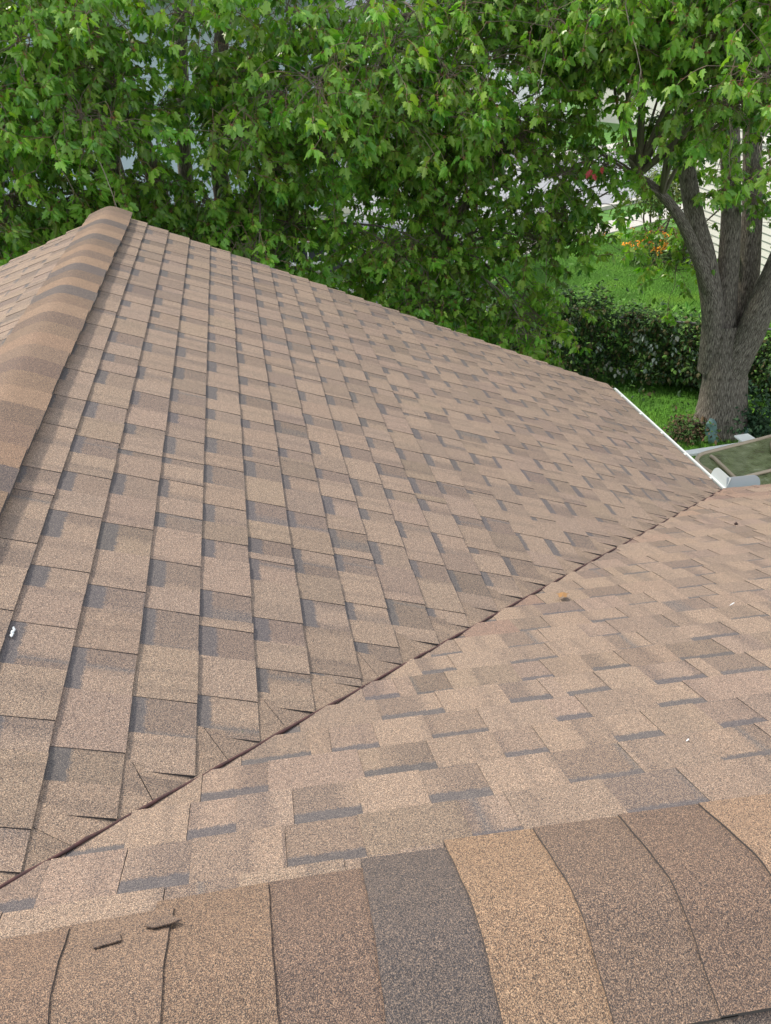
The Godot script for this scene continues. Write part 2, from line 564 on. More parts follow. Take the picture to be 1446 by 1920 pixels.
func build_eaves(house: Node3D, xe: float, ye: float, zb: float, yb: float) -> void:
	var white := mat(Color(0.62, 0.64, 0.64), 0.4)
	var wall_white := tiled(61, 0.01, [Color(0.6, 0.6, 0.58), Color(0.7, 0.7, 0.68)], 0.4, 0.7)
	# gutter along the left eave and along the right eave, with hangers and end cap
	for g in 2:
		var bag := Bag.new()
		var lip := -0.04 if g == 0 else -0.1
		var prof := [Vector2(-0.035, lip + 0.0), Vector2(-0.035, lip - 0.085), Vector2(0.055, lip - 0.085), Vector2(0.067, lip - 0.05), Vector2(0.092, lip - 0.03), Vector2(0.092, lip), Vector2(0.078, lip + 0.001), Vector2(0.078, lip - 0.008)]
		var o := Vector3(xe, ye, -0.015) if g == 0 else Vector3(xe + 0.05, ye, Z0)
		var out := Vector3(1, 0, 0) if g == 0 else Vector3(0, 0, -1)
		var along := Vector3(0, 0, 1) if g == 0 else Vector3(1, 0, 0)
		var len := Z0 - 0.05 if g == 0 else 3.0
		extrude(bag, prof, o, out, along, len)
		var e := o + along * (0.0 if g == 0 else len)
		bag.quad(e + out * -0.034 + Vector3.UP * lip, e + out * 0.074 + Vector3.UP * lip, e + out * 0.04 + Vector3.UP * (lip - 0.084), e + out * -0.034 + Vector3.UP * (lip - 0.084), -along)
		var node := obj("gutter", bag, white, house)
		var litter := Bag.new()
		for i in int(len / 0.035):
			var t := Transform3D(Basis(Vector3.UP, rng.randf() * TAU) * Basis(Vector3(1, 0, 0), PI / 2 + rng.randf_range(-0.3, 0.3)).scaled(Vector3.ONE * rng.randf_range(0.03, 0.05)), o + along * (i * 0.035) + out * rng.randf_range(0.0, 0.04) + Vector3.UP * (lip - rng.randf_range(0.066, 0.078)))
			leaf_into(litter, t, ([Color(0.09, 0.06, 0.035), Color(0.06, 0.045, 0.03), Color(0.05, 0.06, 0.025)][rng.randi() % 3] as Color), rng.randi() % 4)
		obj("leaf_litter", litter, twig_mat, node, "stuff")
		for i in 5:
			var h := Bag.new()
			h.box(Transform3D(Basis.looking_at(out, Vector3.UP), o + along * (0.18 + i * 0.36) + out * 0.02 + Vector3.UP * (lip + 0.002)), Vector3(0.022, 0.004, 0.105), Color.WHITE, 0.001)
			obj("gutter_hanger", h, white, node)
	# splash guard: two bent sheets standing on the lips at the inside corner
	var sheet := mat(Color(0.5, 0.54, 0.55), 0.4, 0.2)
	var c := Vector3(xe + 0.092, ye - 0.03, Z0 - 0.092)
	var sg := Node3D.new()
	sg.name = "splash_guard"
	house.add_child(sg)
	for k in 2:
		var dir := Vector3(0, 0, -1) if k == 0 else Vector3(1, 0, 0)
		var lean := Vector3(1, 0, 0) if k == 0 else Vector3(0, 0, -1)
		var len := 0.2 if k == 0 else 0.235
		var bag := Bag.new()
		var outline := [Vector2(0, -0.035), Vector2(len, -0.035), Vector2(len, 0.01)]
		for i in 6:
			var a := i / 5.0 * PI / 2
			outline.append(Vector2(len - 0.055 + 0.055 * cos(a), 0.01 + 0.05 * sin(a)))
		outline.append(Vector2(0, 0.06))
		var n := (lean + Vector3.UP * -0.3).normalized()
		var pts := []
		for q: Vector2 in outline: pts.append(c + dir * q.x + Vector3.UP * q.y + lean * (q.y * 0.3 + 0.003))
		for sgn: float in [-1.0, 1.0]:
			for i in range(1, pts.size() - 1):
				bag.flat(pts[0] + n * 0.001 * sgn, pts[i] + n * 0.001 * sgn, pts[i + 1] + n * 0.001 * sgn, n * sgn)
		for i in pts.size():
			var j := (i + 1) % pts.size()
			bag.quad(pts[i] - n * 0.001, pts[j] - n * 0.001, pts[j] + n * 0.001, pts[i] + n * 0.001, Vector3.UP)
		obj("sheet", bag, sheet, sg)
	# fascia, rake boards and the walls under the eaves
	var b1 := Bag.new()
	b1.box(Transform3D(Basis(), Vector3(xe - 0.055, ye - 0.11, Z0 * 0.5 - 0.05)), Vector3(0.025, 0.16, Z0 - 0.02))
	obj("fascia", b1, white, house)
	var b2 := Bag.new()
	b2.box(Transform3D(Basis(), Vector3(xe + 1.6, ye - 0.14, Z0 + 0.055)), Vector3(3.2, 0.16, 0.025))
	obj("fascia", b2, white, house)
	for sgn: float in [1.0, -1.0]:
		var b := Bag.new()
		var mid := Vector3(-0.24 * co, 0.24 * si, 0.03) + Vector3(sgn * co, -si, 0) * 1.98 + Vector3(0, -0.115, 0)
		b.box(Transform3D(Basis(Vector3(0, 0, 1), -sgn * TH), mid), Vector3(3.9, 0.14, 0.025))
		obj("rake_board", b, white, house)
	var w := Bag.new()
	var wy := ye - 0.2
	var h := wy - GROUND
	w.box(Transform3D(Basis(), Vector3(xe - 0.4, GROUND + h * 0.5, 1.26)), Vector3(0.2, h, 1.86))
	w.box(Transform3D(Basis(), Vector3(-0.22, GROUND + h * 0.5, 0.43)), Vector3(6.72, h, 0.2))
	w.box(Transform3D(Basis(), Vector3(xe + 1.6, GROUND + h * 0.5, Z0 + 0.43)), Vector3(4.2, h, 0.2))
	w.box(Transform3D(Basis(), Vector3(-3.48, GROUND + h * 0.5, 4.6)), Vector3(0.2, h, 8.1))
	w.box(Transform3D(Basis(), Vector3(1.6, GROUND + h * 0.5, 8.5)), Vector3(10.0, h, 0.2))
	for sgn: float in [1.0, -1.0]:          # gable triangle
		w.flat(Vector3(-0.22, wy, 0.33), Vector3(-0.22 + sgn * 3.36, wy, 0.33), Vector3(-0.22, 0.0, 0.33), Vector3(0, 0, -1))
	obj("wall", w, wall_white, house)

# ---------------------------------------------------------------- foliage
var leaf_kit := []                     # [mesh bags] maple leaf variants: vertices, normals
var leaf_mat: StandardMaterial3D
var far_leaf_mat: StandardMaterial3D
var twig_mat: StandardMaterial3D
var bark_mat: StandardMaterial3D

func leaf_into(b: Bag, t: Transform3D, col: Color, shape := 0, curl := 0.25) -> void:
	var half: Array
	match shape:
		0: half = [Vector2(0.02, 0.0), Vector2(0.22, -0.05), Vector2(0.34, 0.14), Vector2(0.26, 0.26), Vector2(0.5, 0.52), Vector2(0.3, 0.52), Vector2(0.19, 0.58), Vector2(0.24, 0.76), Vector2(0.09, 0.82), Vector2(0.0, 1.05)]
		1: half = [Vector2(0.02, 0.0), Vector2(0.27, 0.08), Vector2(0.31, 0.3), Vector2(0.44, 0.5), Vector2(0.24, 0.56), Vector2(0.2, 0.8), Vector2(0.0, 1.0)]
		2: half = [Vector2(0.02, 0.0), Vector2(0.3, -0.02), Vector2(0.16, 0.22), Vector2(0.46, 0.44), Vector2(0.14, 0.42), Vector2(0.2, 0.68), Vector2(0.07, 0.66), Vector2(0.0, 1.05)]
		_: half = [Vector2(0.01, 0.0), Vector2(0.2, 0.2), Vector2(0.24, 0.5), Vector2(0.13, 0.8), Vector2(0.0, 1.0)]
	for sgn: float in [1.0, -1.0]:
		var pts := []
		for q: Vector2 in half:
			pts.append(Vector3(q.x * sgn, q.y, -q.x * 0.4 - q.y * q.y * curl + q.x * q.x * 0.3))
		var mid := Vector3(0, 0.34, -0.03)
		var nn := Vector3(sgn * 0.38, curl * 0.6, 1).normalized()
		for i in pts.size() - 1:
			var a: Vector3 = pts[i]
			var d: Vector3 = pts[i + 1]
			b.flat(t * mid, t * a, t * d, (t.basis * nn).normalized(), Vector2(0.5, mid.y), Vector2(0.5 + a.x, a.y), Vector2(0.5 + d.x, d.y), col)

var leaf_meshes := []
func green(r: RandomNumberGenerator) -> Color:
	var t := r.randf()
	var c := Color(0.16, 0.35, 0.05).lerp(Color(0.4, 0.56, 0.1), t * t)
	if r.randf() < 0.3: c = Color(0.08, 0.2, 0.042)
	return c

func make_leaves() -> void:
	var r := RandomNumberGenerator.new()
	r.seed = 3
	for i in 12:
		var b := Bag.new()
		var shape := [0, 1, 0, 2][i % 4] as int
		var curl := r.randf_range(0.0, 0.6)
		var col := green(r)
		if i == 11: col = Color(0.26, 0.2, 0.03)
		leaf_into(b, Transform3D(), col, shape, curl)
		leaf_meshes.append({"bag": b, "mesh": mesh_of([b], [leaf_mat])})

func make_sprig(r: RandomNumberGenerator, count: int, length: float, size: float) -> Dictionary:
	# a shoot along +X whose leaves hang on red stalks
	var leaves := []
	var lb := Bag.new()
	var tb := Bag.new()
	var pts := []
	var rad := []
	for i in 5:
		var s := i / 4.0
		pts.append(Vector3(length * s, -0.08 * s * s * length / 0.25, r.randf_range(-0.01, 0.01)))
		rad.append(lerpf(0.0035, 0.0015, s))
	tb.tube(pts, rad, 4, Color(0.17, 0.12, 0.09))
	for i in count:
		var s := 1.0 - pow(r.randf(), 1.6) * 0.95
		if i < count * 0.55: s = 1.0 - 0.1 * r.randf()
		var p := (pts[0] as Vector3).lerp(pts[4], s)
		p.y = -0.08 * s * s * length / 0.25
		var az := r.randf_range(-PI, PI) * 0.8 if s > 0.9 else (PI / 2 * (1 if i % 2 else -1) + r.randf_range(-0.7, 0.7))
		var out := Vector3(cos(az), 0, sin(az))
		var stalk := r.randf_range(0.03, 0.07) * size / 0.1
		var base := p + out * stalk * 0.85 + Vector3.UP * stalk * r.randf_range(-0.4, 0.35)
		tb.tube([p, base], [0.0012, 0.0009], 3, Color(0.26, 0.09, 0.05))
		var droop := r.randf_range(0.15, 1.35)
		var dir := (out * cos(droop) - Vector3.UP * sin(droop)).normalized()
		var side := dir.cross(Vector3.UP).normalized().rotated(dir, r.randf_range(-0.9, 0.9))
		var nn := side.cross(dir).normalized()
		var sz := size * r.randf_range(0.5, 1.3)
		var t := Transform3D(Basis(side * sz * r.randf_range(0.7, 0.95), dir * sz, nn * sz), base)
		var kind := r.randi() % 12
		if kind == 11 and r.randf() < 0.94: kind = r.randi() % 11
		leaves.append([kind, t])
		var src: Bag = leaf_meshes[kind].bag
		for j in src.v.size():
			lb.v.append(t * src.v[j])
			lb.n.append((t.basis * src.n[j]).normalized())
			lb.uv.append(src.uv[j])
			lb.c.append(src.c[j])
	return {"mesh": mesh_of([lb, tb], [leaf_mat, twig_mat]), "leaves": leaves, "twig": tb}

func tuft_mesh(r: RandomNumberGenerator, count: int, radius: float, size: float, shape: int, cols: Array, m: Material, droop := 0.5) -> ArrayMesh:
	# a clump of small leaves for shrubs and vines
	var b := Bag.new()
	for i in count:
		var d := Vector3(r.randf_range(-1, 1), r.randf_range(-1, 1), r.randf_range(-1, 1))
		if d.length() > 1.0: d = d.normalized()
		var dir := (d.normalized() + Vector3(0, -droop, 0) + Vector3(r.randf_range(-.4, .4), r.randf_range(-.4, .4), r.randf_range(-.4, .4))).normalized()
		var side := dir.cross(Vector3(0.1, 1, 0.05)).normalized().rotated(dir, r.randf_range(-0.9, 0.9))
		var sz := size * r.randf_range(0.6, 1.25)
		leaf_into(b, Transform3D(Basis(side * sz, dir * sz, side.cross(dir) * sz), d * radius), (cols[r.randi() % cols.size()] as Color) * r.randf_range(0.75, 1.2), shape)
	return mesh_of([b], [m])

func curve(a: Vector3, b: Vector3, rise: float, n: int, wob: float) -> Array:
	var pts := []
	var side := Vector3(rng.randf_range(-1, 1), rng.randf_range(-0.4, 0.4), rng.randf_range(-1, 1)) * wob
	for i in n + 1:
		var s := float(i) / n
		pts.append(a.lerp(b, s) + Vector3.UP * rise * sin(s * PI) + side * sin(s * TAU) + Vector3(rng.randf_range(-1, 1), rng.randf_range(-1, 1), rng.randf_range(-1, 1)) * wob * 0.12)
	return pts

func taper(r0: float, r1: float, n: int) -> Array:
	var out := []
	for i in n + 1: out.append(lerpf(r0, r1, float(i) / n))
	return out

func crown(tree: Node3D, lobes: Array, stems: Array, sprigs: Array, per: int, single: int) -> void:
	# lobes: [centre, radii, clusters]; stems: points that branches start from
	var wood := Bag.new()
	var place := []
	for s in sprigs.size(): place.append([[], []])
	var flat := []
	for lobe: Array in lobes:
		var c: Vector3 = lobe[0]
		var r: Vector3 = lobe[1]
		for i in int(lobe[2]):
			var d := Vector3(rng.randfn(), rng.randfn(), rng.randfn()).normalized()
			var p := c + d * r * pow(rng.randf_range(0.15, 1.0), 0.5)
			if p.y < GROUND + 0.3: continue
			var from: Vector3 = stems[0]
			for s: Vector3 in stems:
				if s.distance_to(p) < from.distance_to(p) - rng.randf() * 0.6 and s.y < p.y + 1.2: from = s
			var len := from.distance_to(p)
			var br := curve(from, p, 0.12 * len, 7, 0.06 * len)
			var r0 := 0.008 + 0.007 * len
			wood.tube(br, taper(r0, 0.004, 7), 5, Color(0.17, 0.145, 0.12))
			var outward := (p - c) * Vector3(1, 0, 1)
			for j in per:
				var along: Vector3 = br[7].lerp(br[4], rng.randf() * rng.randf())
				var off := Vector3(rng.randfn(), rng.randfn() * 0.75, rng.randfn()) * 0.2
				var tip := along + off
				var yaw := atan2(-off.z - outward.z * 0.2, off.x + outward.x * 0.2) + rng.randfn() * 0.5
				var b := Basis(Vector3.UP, yaw) * Basis(Vector3(0, 0, 1), rng.randf_range(-0.9, 0.35)) * Basis(Vector3(1, 0, 0), rng.randf_range(-0.35, 0.35))
				b = b.scaled_local(Vector3.ONE * rng.randf_range(0.8, 1.15))
				wood.tube([along, along.lerp(tip, 0.55) + Vector3.UP * 0.03, tip], [0.0045, 0.003, 0.0025], 3, Color(0.15, 0.115, 0.09))
				var k := rng.randi() % sprigs.size()
				var t := Transform3D(b, tip)
				var tone := rng.randf_range(0.48, 1.4)
				flat.append([k, t, Color(tone * rng.randf_range(0.85, 1.15), tone, tone * rng.randf_range(0.8, 1.1))])
			if rng.randf() < 0.5:             # a whip that hangs below the cluster
				var e := p + Vector3(rng.randf_range(-0.25, 0.25), -rng.randf_range(0.35, 0.8), rng.randf_range(-0.25, 0.25))
				wood.tube(curve(p, e, 0.0, 5, 0.06), taper(0.0065, 0.003, 5), 4, Color(0.3, 0.25, 0.2))
				for j in 3:
					flat.append([rng.randi() % sprigs.size(), Transform3D(Basis(Vector3.UP, rng.randf() * TAU) * Basis(Vector3(0, 0, 1), rng.randf_range(-1.3, -0.5)), e + Vector3.UP * 0.07 * j), Color(1.15, 1.15, 1.05)])
	# the sprigs that show largest get their leaves as objects of their own
	for f: Array in flat:
		var q := seen(f[1] * Vector3(0.15, -0.1, 0))
		f.append(q.z if q.z > 0 and q.x > 0.01 and q.x < 0.99 and q.y > 0.0 and q.y < 0.45 else 1000.0 + q.z)
	flat.sort_custom(func(a, b): return a[3] < b[3])
	var made := 0
	for f: Array in flat:
		var sp: Dictionary = sprigs[f[0]]
		if made + sp.leaves.size() <= single and f[3] < 900.0:
			for l: Array in sp.leaves:
				put("leaf", leaf_meshes[l[0]].mesh, tree).transform = f[1] * l[1]
				made += 1
			var tb: Bag = sp.twig
			for j in tb.v.size():
				wood.v.append(f[1] * tb.v[j])
				wood.n.append((f[1].basis * tb.n[j]).normalized())
				wood.uv.append(tb.uv[j])
				wood.c.append(tb.c[j])
			continue
		place[f[0]][0].append(f[1])
		place[f[0]][1].append(f[2])
	obj("branches", wood, twig_mat, tree, "stuff")
	for s in sprigs.size():
		copies("foliage", sprigs[s].mesh, place[s][0], place[s][1], tree)

func stem(called: String, parent: Node3D, pts: Array, r0: float, r1: float, flare: float, sd: int) -> MeshInstance3D:
	# a barked stem with a wandering centre line, ridged round its girth
	var n := FastNoiseLite.new()
	n.seed = sd
	n.frequency = 1.0
	var fine := []
	var radii := []
	var sub := 10
	for i in pts.size() - 1:
		for k in sub:
			var s := float(k) / sub
			var p0: Vector3 = pts[maxi(i - 1, 0)]
			var p1: Vector3 = pts[i]
			var p2: Vector3 = pts[i + 1]
			var p3: Vector3 = pts[mini(i + 2, pts.size() - 1)]
			fine.append(p1.cubic_interpolate(p2, p0, p3, s))
	fine.append(pts[-1])
	for i in fine.size():
		var s := float(i) / (fine.size() - 1)
		var y: float = fine[i].y - fine[0].y
		radii.append(lerpf(r0, r1, s) + flare * exp(-absf(y) / 0.3))
	var sides := 28
	var bag := Bag.new()
	var grid := []
	var dist := 0.0
	for i in fine.size():
		var d: Vector3 = (fine[mini(i + 1, fine.size() - 1)] - fine[maxi(i - 1, 0)]).normalized()
		var x := d.cross(Vector3(0, 0.05, 1)).normalized()
		var yv := x.cross(d)
		if i: dist += fine[i].distance_to(fine[i - 1])
		var row := []
		for k in sides + 1:
			var a := TAU * (k % sides) / sides
			var rr: float = radii[i] * (1.0 + 0.13 * n.get_noise_3d(cos(a) * 1.6, sin(a) * 1.6, dist * 0.7) + 0.05 * n.get_noise_3d(cos(a) * 7, sin(a) * 7, dist * 1.6 + 9))
			row.append([fine[i] + (x * cos(a) + yv * sin(a)) * rr, x * cos(a) + yv * sin(a), Vector2(float(k) / sides * roundf(radii[0] * 6.3 / 0.5 + 1.0), dist)])
		grid.append(row)
	for i in fine.size() - 1:
		for k in sides:
			var a: Array = grid[i][k]; var b: Array = grid[i][k + 1]; var c: Array = grid[i + 1][k + 1]; var d: Array = grid[i + 1][k]
			bag.tri(a[0], b[0], c[0], a[1], b[1], c[1], a[2], b[2], c[2], Color.WHITE)
			bag.tri(a[0], c[0], d[0], a[1], c[1], d[1], a[2], c[2], d[2], Color.WHITE)
	return obj(called, bag, bark_mat, parent)

func bark(cols: Array, sd: int) -> StandardMaterial3D:
	var f := FastNoiseLite.new()
	f.seed = sd
	f.noise_type = FastNoiseLite.TYPE_SIMPLEX_SMOOTH
	f.frequency = 0.03
	f.fractal_octaves = 5
	f.domain_warp_enabled = true
	f.domain_warp_amplitude = 12.0
	var im := f.get_seamless_image(512, 160)
	im.resize(512, 1024, Image.INTERPOLATE_CUBIC)
	im.convert(Image.FORMAT_L8)
	var src := im.get_data()
	var data := PackedByteArray()
	data.resize(512 * 1024 * 3)
	var table := []
	for i in 256:
		var s := clampf((i / 255.0 - 0.25) / 0.5, 0, 0.999) * (cols.size() - 1)
		var c := (cols[int(s)] as Color).lerp(cols[int(s) + 1], s - int(s)).linear_to_srgb()
		table.append([int(c.r * 255), int(c.g * 255), int(c.b * 255)])
	var wide := FastNoiseLite.new()
	wide.seed = sd + 1
	wide.frequency = 0.025
	var big := wide.get_seamless_image(256, 512)
	big.resize(512, 1024, Image.INTERPOLATE_CUBIC)
	big.convert(Image.FORMAT_L8)
	var patch := big.get_data()
	for i in 512 * 1024:
		var q: Array = table[clampi(src[i] + int((patch[i] - 128) * 0.3), 0, 255)]
		data[i * 3] = q[0]; data[i * 3 + 1] = q[1]; data[i * 3 + 2] = q[2]
	var m := mat(Color.WHITE, 0.95)
	m.albedo_texture = ImageTexture.create_from_image(Image.create_from_data(512, 1024, false, Image.FORMAT_RGB8, data))
	m.heightmap_enabled = true
	m.heightmap_texture = ImageTexture.create_from_image(im)
	m.heightmap_scale = 1.6
	m.uv1_scale = Vector3(2, 1.7, 1)
	return m

# ---------------------------------------------------------------- surroundings
func sheet(called: String, pts: Array, y: float, m: Material, thick := 0.0) -> MeshInstance3D:
	var b := Bag.new()
	for i in range(1, pts.size() - 1):
		b.flat(Vector3(pts[0].x, y, pts[0].y), Vector3(pts[i].x, y, pts[i].y), Vector3(pts[i + 1].x, y, pts[i + 1].y), Vector3.UP)
	if thick > 0:
		for i in pts.size():
			var p: Vector2 = pts[i]
			var q: Vector2 = pts[(i + 1) % pts.size()]
			var d := q - p
			b.quad(Vector3(p.x, y, p.y), Vector3(q.x, y, q.y), Vector3(q.x, y - thick, q.y), Vector3(p.x, y - thick, p.y), Vector3(d.y, 0, -d.x).normalized())
	return obj(called, b, m, self, "structure")

func strip(a: Vector2, d: Vector2, w0: float, w1: float, l0: float, l1: float) -> Array:
	var n := Vector2(-d.y, d.x)
	if n.y > 0: n = -n                      # away from the camera
	return [a + d * l0 + n * w0, a + d * l1 + n * w0, a + d * l1 + n * w1, a + d * l0 + n * w1]

func siding_wall(parent: Node3D, o: Vector3, along: Vector3, len: float, h: float, step: float, m: Material) -> void:
	# lapped boards, each one a part
	var n := along.cross(Vector3.UP).normalized()
	var count := int(h / step)
	for i in count:
		var b := Bag.new()
		var p := o + Vector3.UP * (i * step)
		var q := p + along * len
		b.quad(p + n * 0.032, q + n * 0.032, q + Vector3.UP * step + n * 0.002, p + Vector3.UP * step + n * 0.002, (n + Vector3.UP * 0.1).normalized())
		b.quad(p + n * 0.032, q + n * 0.032, q - n * 0.05, p - n * 0.05, Vector3.DOWN)
		b.quad(p - n * 0.05, q - n * 0.05, q - n * 0.05 + Vector3.UP * step, p - n * 0.05 + Vector3.UP * step, -n)
		obj("siding_board", b, m, parent)

func window(parent: Node3D, c: Vector3, along: Vector3, w: float, h: float, frame: Material, glass: Material, muntins := 2) -> void:
	var n := along.cross(Vector3.UP).normalized()
	var bs := Basis(along, Vector3.UP, -n)
	var f := Bag.new()
	for s: float in [-1.0, 1.0]:
		f.box(Transform3D(bs, c + along * s * w * 0.5 + n * 0.04), Vector3(0.09, h + 0.09, 0.09), Color.WHITE, 0.005)
		f.box(Transform3D(bs, c + Vector3.UP * s * h * 0.5 + n * 0.038), Vector3(w - 0.09, 0.09, 0.08), Color.WHITE, 0.005)
	for i in range(1, muntins):
		f.box(Transform3D(bs, c + along * (w * (float(i) / muntins - 0.5)) + n * 0.03), Vector3(0.03, h - 0.09, 0.03))
	f.box(Transform3D(bs, c + n * 0.032), Vector3(w - 0.09, 0.04, 0.035))
	var o := obj("window", f, frame, parent)
	var g := Bag.new()
	g.box(Transform3D(bs, c + n * 0.024), Vector3(w - 0.08, h - 0.08, 0.006))
	obj("pane", g, glass, o)

func gable_roof(parent: Node3D, c: Vector3, along: Vector3, len: float, half: float, rise: float, m: Material) -> void:
	var n := along.cross(Vector3.UP).normalized()
	var b := Bag.new()
	for s: float in [-1.0, 1.0]:
		var slope_len := sqrt(half * half + rise * rise)
		var dirv := (n * s * half + Vector3.DOWN * rise) / slope_len
		var nn := (n * s * rise + Vector3.UP * half) / slope_len
		b.box(Transform3D(Basis(along, nn, along.cross(nn)), c + Vector3.UP * rise + dirv * slope_len * 0.5), Vector3(len, 0.14, slope_len))
		var g := c + along * len * 0.47
		for e: float in [-1.0, 1.0]:
			b.flat(c + along * len * 0.47 * e, c + along * len * 0.47 * e + n * s * half * 0.96, c + along * len * 0.47 * e + Vector3.UP * rise * 0.97, along * e)
	obj("roof", b, m, parent)

func build_far_house(at: Vector3, turn: float, w: float, d: float, h: float, wall: Material, roof: Material, label: String, trim: Material, glass: Material) -> void:
	var t := thing("house", label, "house", at, turn)
	var b := Bag.new()
	b.box(Transform3D(Basis(), Vector3(0, h * 0.5, 0)), Vector3(w, h, d))
	obj("wall", b, wall, t)
	gable_roof(t, Vector3(0, h, 0), Vector3(1, 0, 0), w + 0.8, d * 0.5 + 0.5, d * 0.28, roof)
	for i in 3: window(t, Vector3((i - 1) * w * 0.3, h * 0.62, d * 0.5 - 0.02), Vector3(-1, 0, 0), 1.1, 1.3, trim, glass)
	var e := Bag.new()
	e.box(Transform3D(Basis(), Vector3(0, h - 0.05, d * 0.5 + 0.3)), Vector3(w + 0.8, 0.16, 0.1))
	obj("eave_trim", e, trim, t)
	var dr := Bag.new()
	dr.box(Transform3D(Basis(), Vector3(w * 0.15, 1.05, d * 0.5 + 0.02)), Vector3(0.95, 2.1, 0.06), Color.WHITE, 0.01)
	obj("door", dr, trim, t)

func _ready() -> void:
	# ---- camera, sky, sun, exposure
	var cam := Camera3D.new()
	cam.name = "camera"
	cam_t = Transform3D(Basis(Vector3(0.985521, -0.014249, 0.168952), Vector3(0.096101, 0.867887, -0.487378), -Vector3(0.139686, -0.496558, -0.856690)).orthonormalized(), Vector3(0.590280, 1.169996, 6.177207))
	cam.transform = cam_t
	cam.fov = 61.671
	cam.far = 400.0
	cam.near = 0.02
	add_child(cam)
	cam.current = true
	var env := Environment.new()
	env.background_mode = Environment.BG_SKY
	var sky := Sky.new()
	var sm := ProceduralSkyMaterial.new()
	sm.sky_top_color = Color(0.76, 0.79, 0.83)
	sm.sky_horizon_color = Color(0.92, 0.93, 0.94)
	sm.sky_curve = 0.2
	sm.ground_bottom_color = Color(0.2, 0.22, 0.17)
	sm.ground_horizon_color = Color(0.5, 0.52, 0.48)
	sm.sun_angle_max = 1.0
	sky.sky_material = sm
	env.sky = sky
	env.tonemap_mode = Environment.TONE_MAPPER_LINEAR
	env.tonemap_exposure = 2.32
	env.sdfgi_enabled = true
	env.ssao_enabled = true
	env.ssil_enabled = true
	var we := WorldEnvironment.new()
	we.name = "environment"
	we.environment = env
	add_child(we)
	var sun := DirectionalLight3D.new()
	sun.name = "sun"
	sun.light_energy = 0.6
	sun.light_color = Color(1.0, 0.96, 0.89)
	sun.light_angular_distance = 7.0
	sun.shadow_enabled = true
	sun.transform.basis = Basis.looking_at(-Vector3(-0.48, 0.8, -0.36).normalized(), Vector3.UP)
	add_child(sun)

	# ---- materials shared by the plants
	leaf_mat = mat(Color.WHITE, 0.34, 0, true)
	leaf_mat.backlight_enabled = true
	leaf_mat.backlight = Color(0.84, 0.95, 0.4)
	far_leaf_mat = mat(Color.WHITE, 0.8, 0, true)
	far_leaf_mat.backlight_enabled = true
	far_leaf_mat.backlight = Color(0.1, 0.16, 0.04)
	twig_mat = mat(Color.WHITE, 0.85, 0, true)
	bark_mat = bark([Color(0.06, 0.048, 0.04), Color(0.2, 0.17, 0.145), Color(0.38, 0.335, 0.29)], 4)
	make_leaves()

	build_setting()
	var house := thing("house", "house with brown laminated shingle roof, two ridges and a valley", "house")
	build_roof(house)
	build_trees()
	build_yard()
	build_bits()

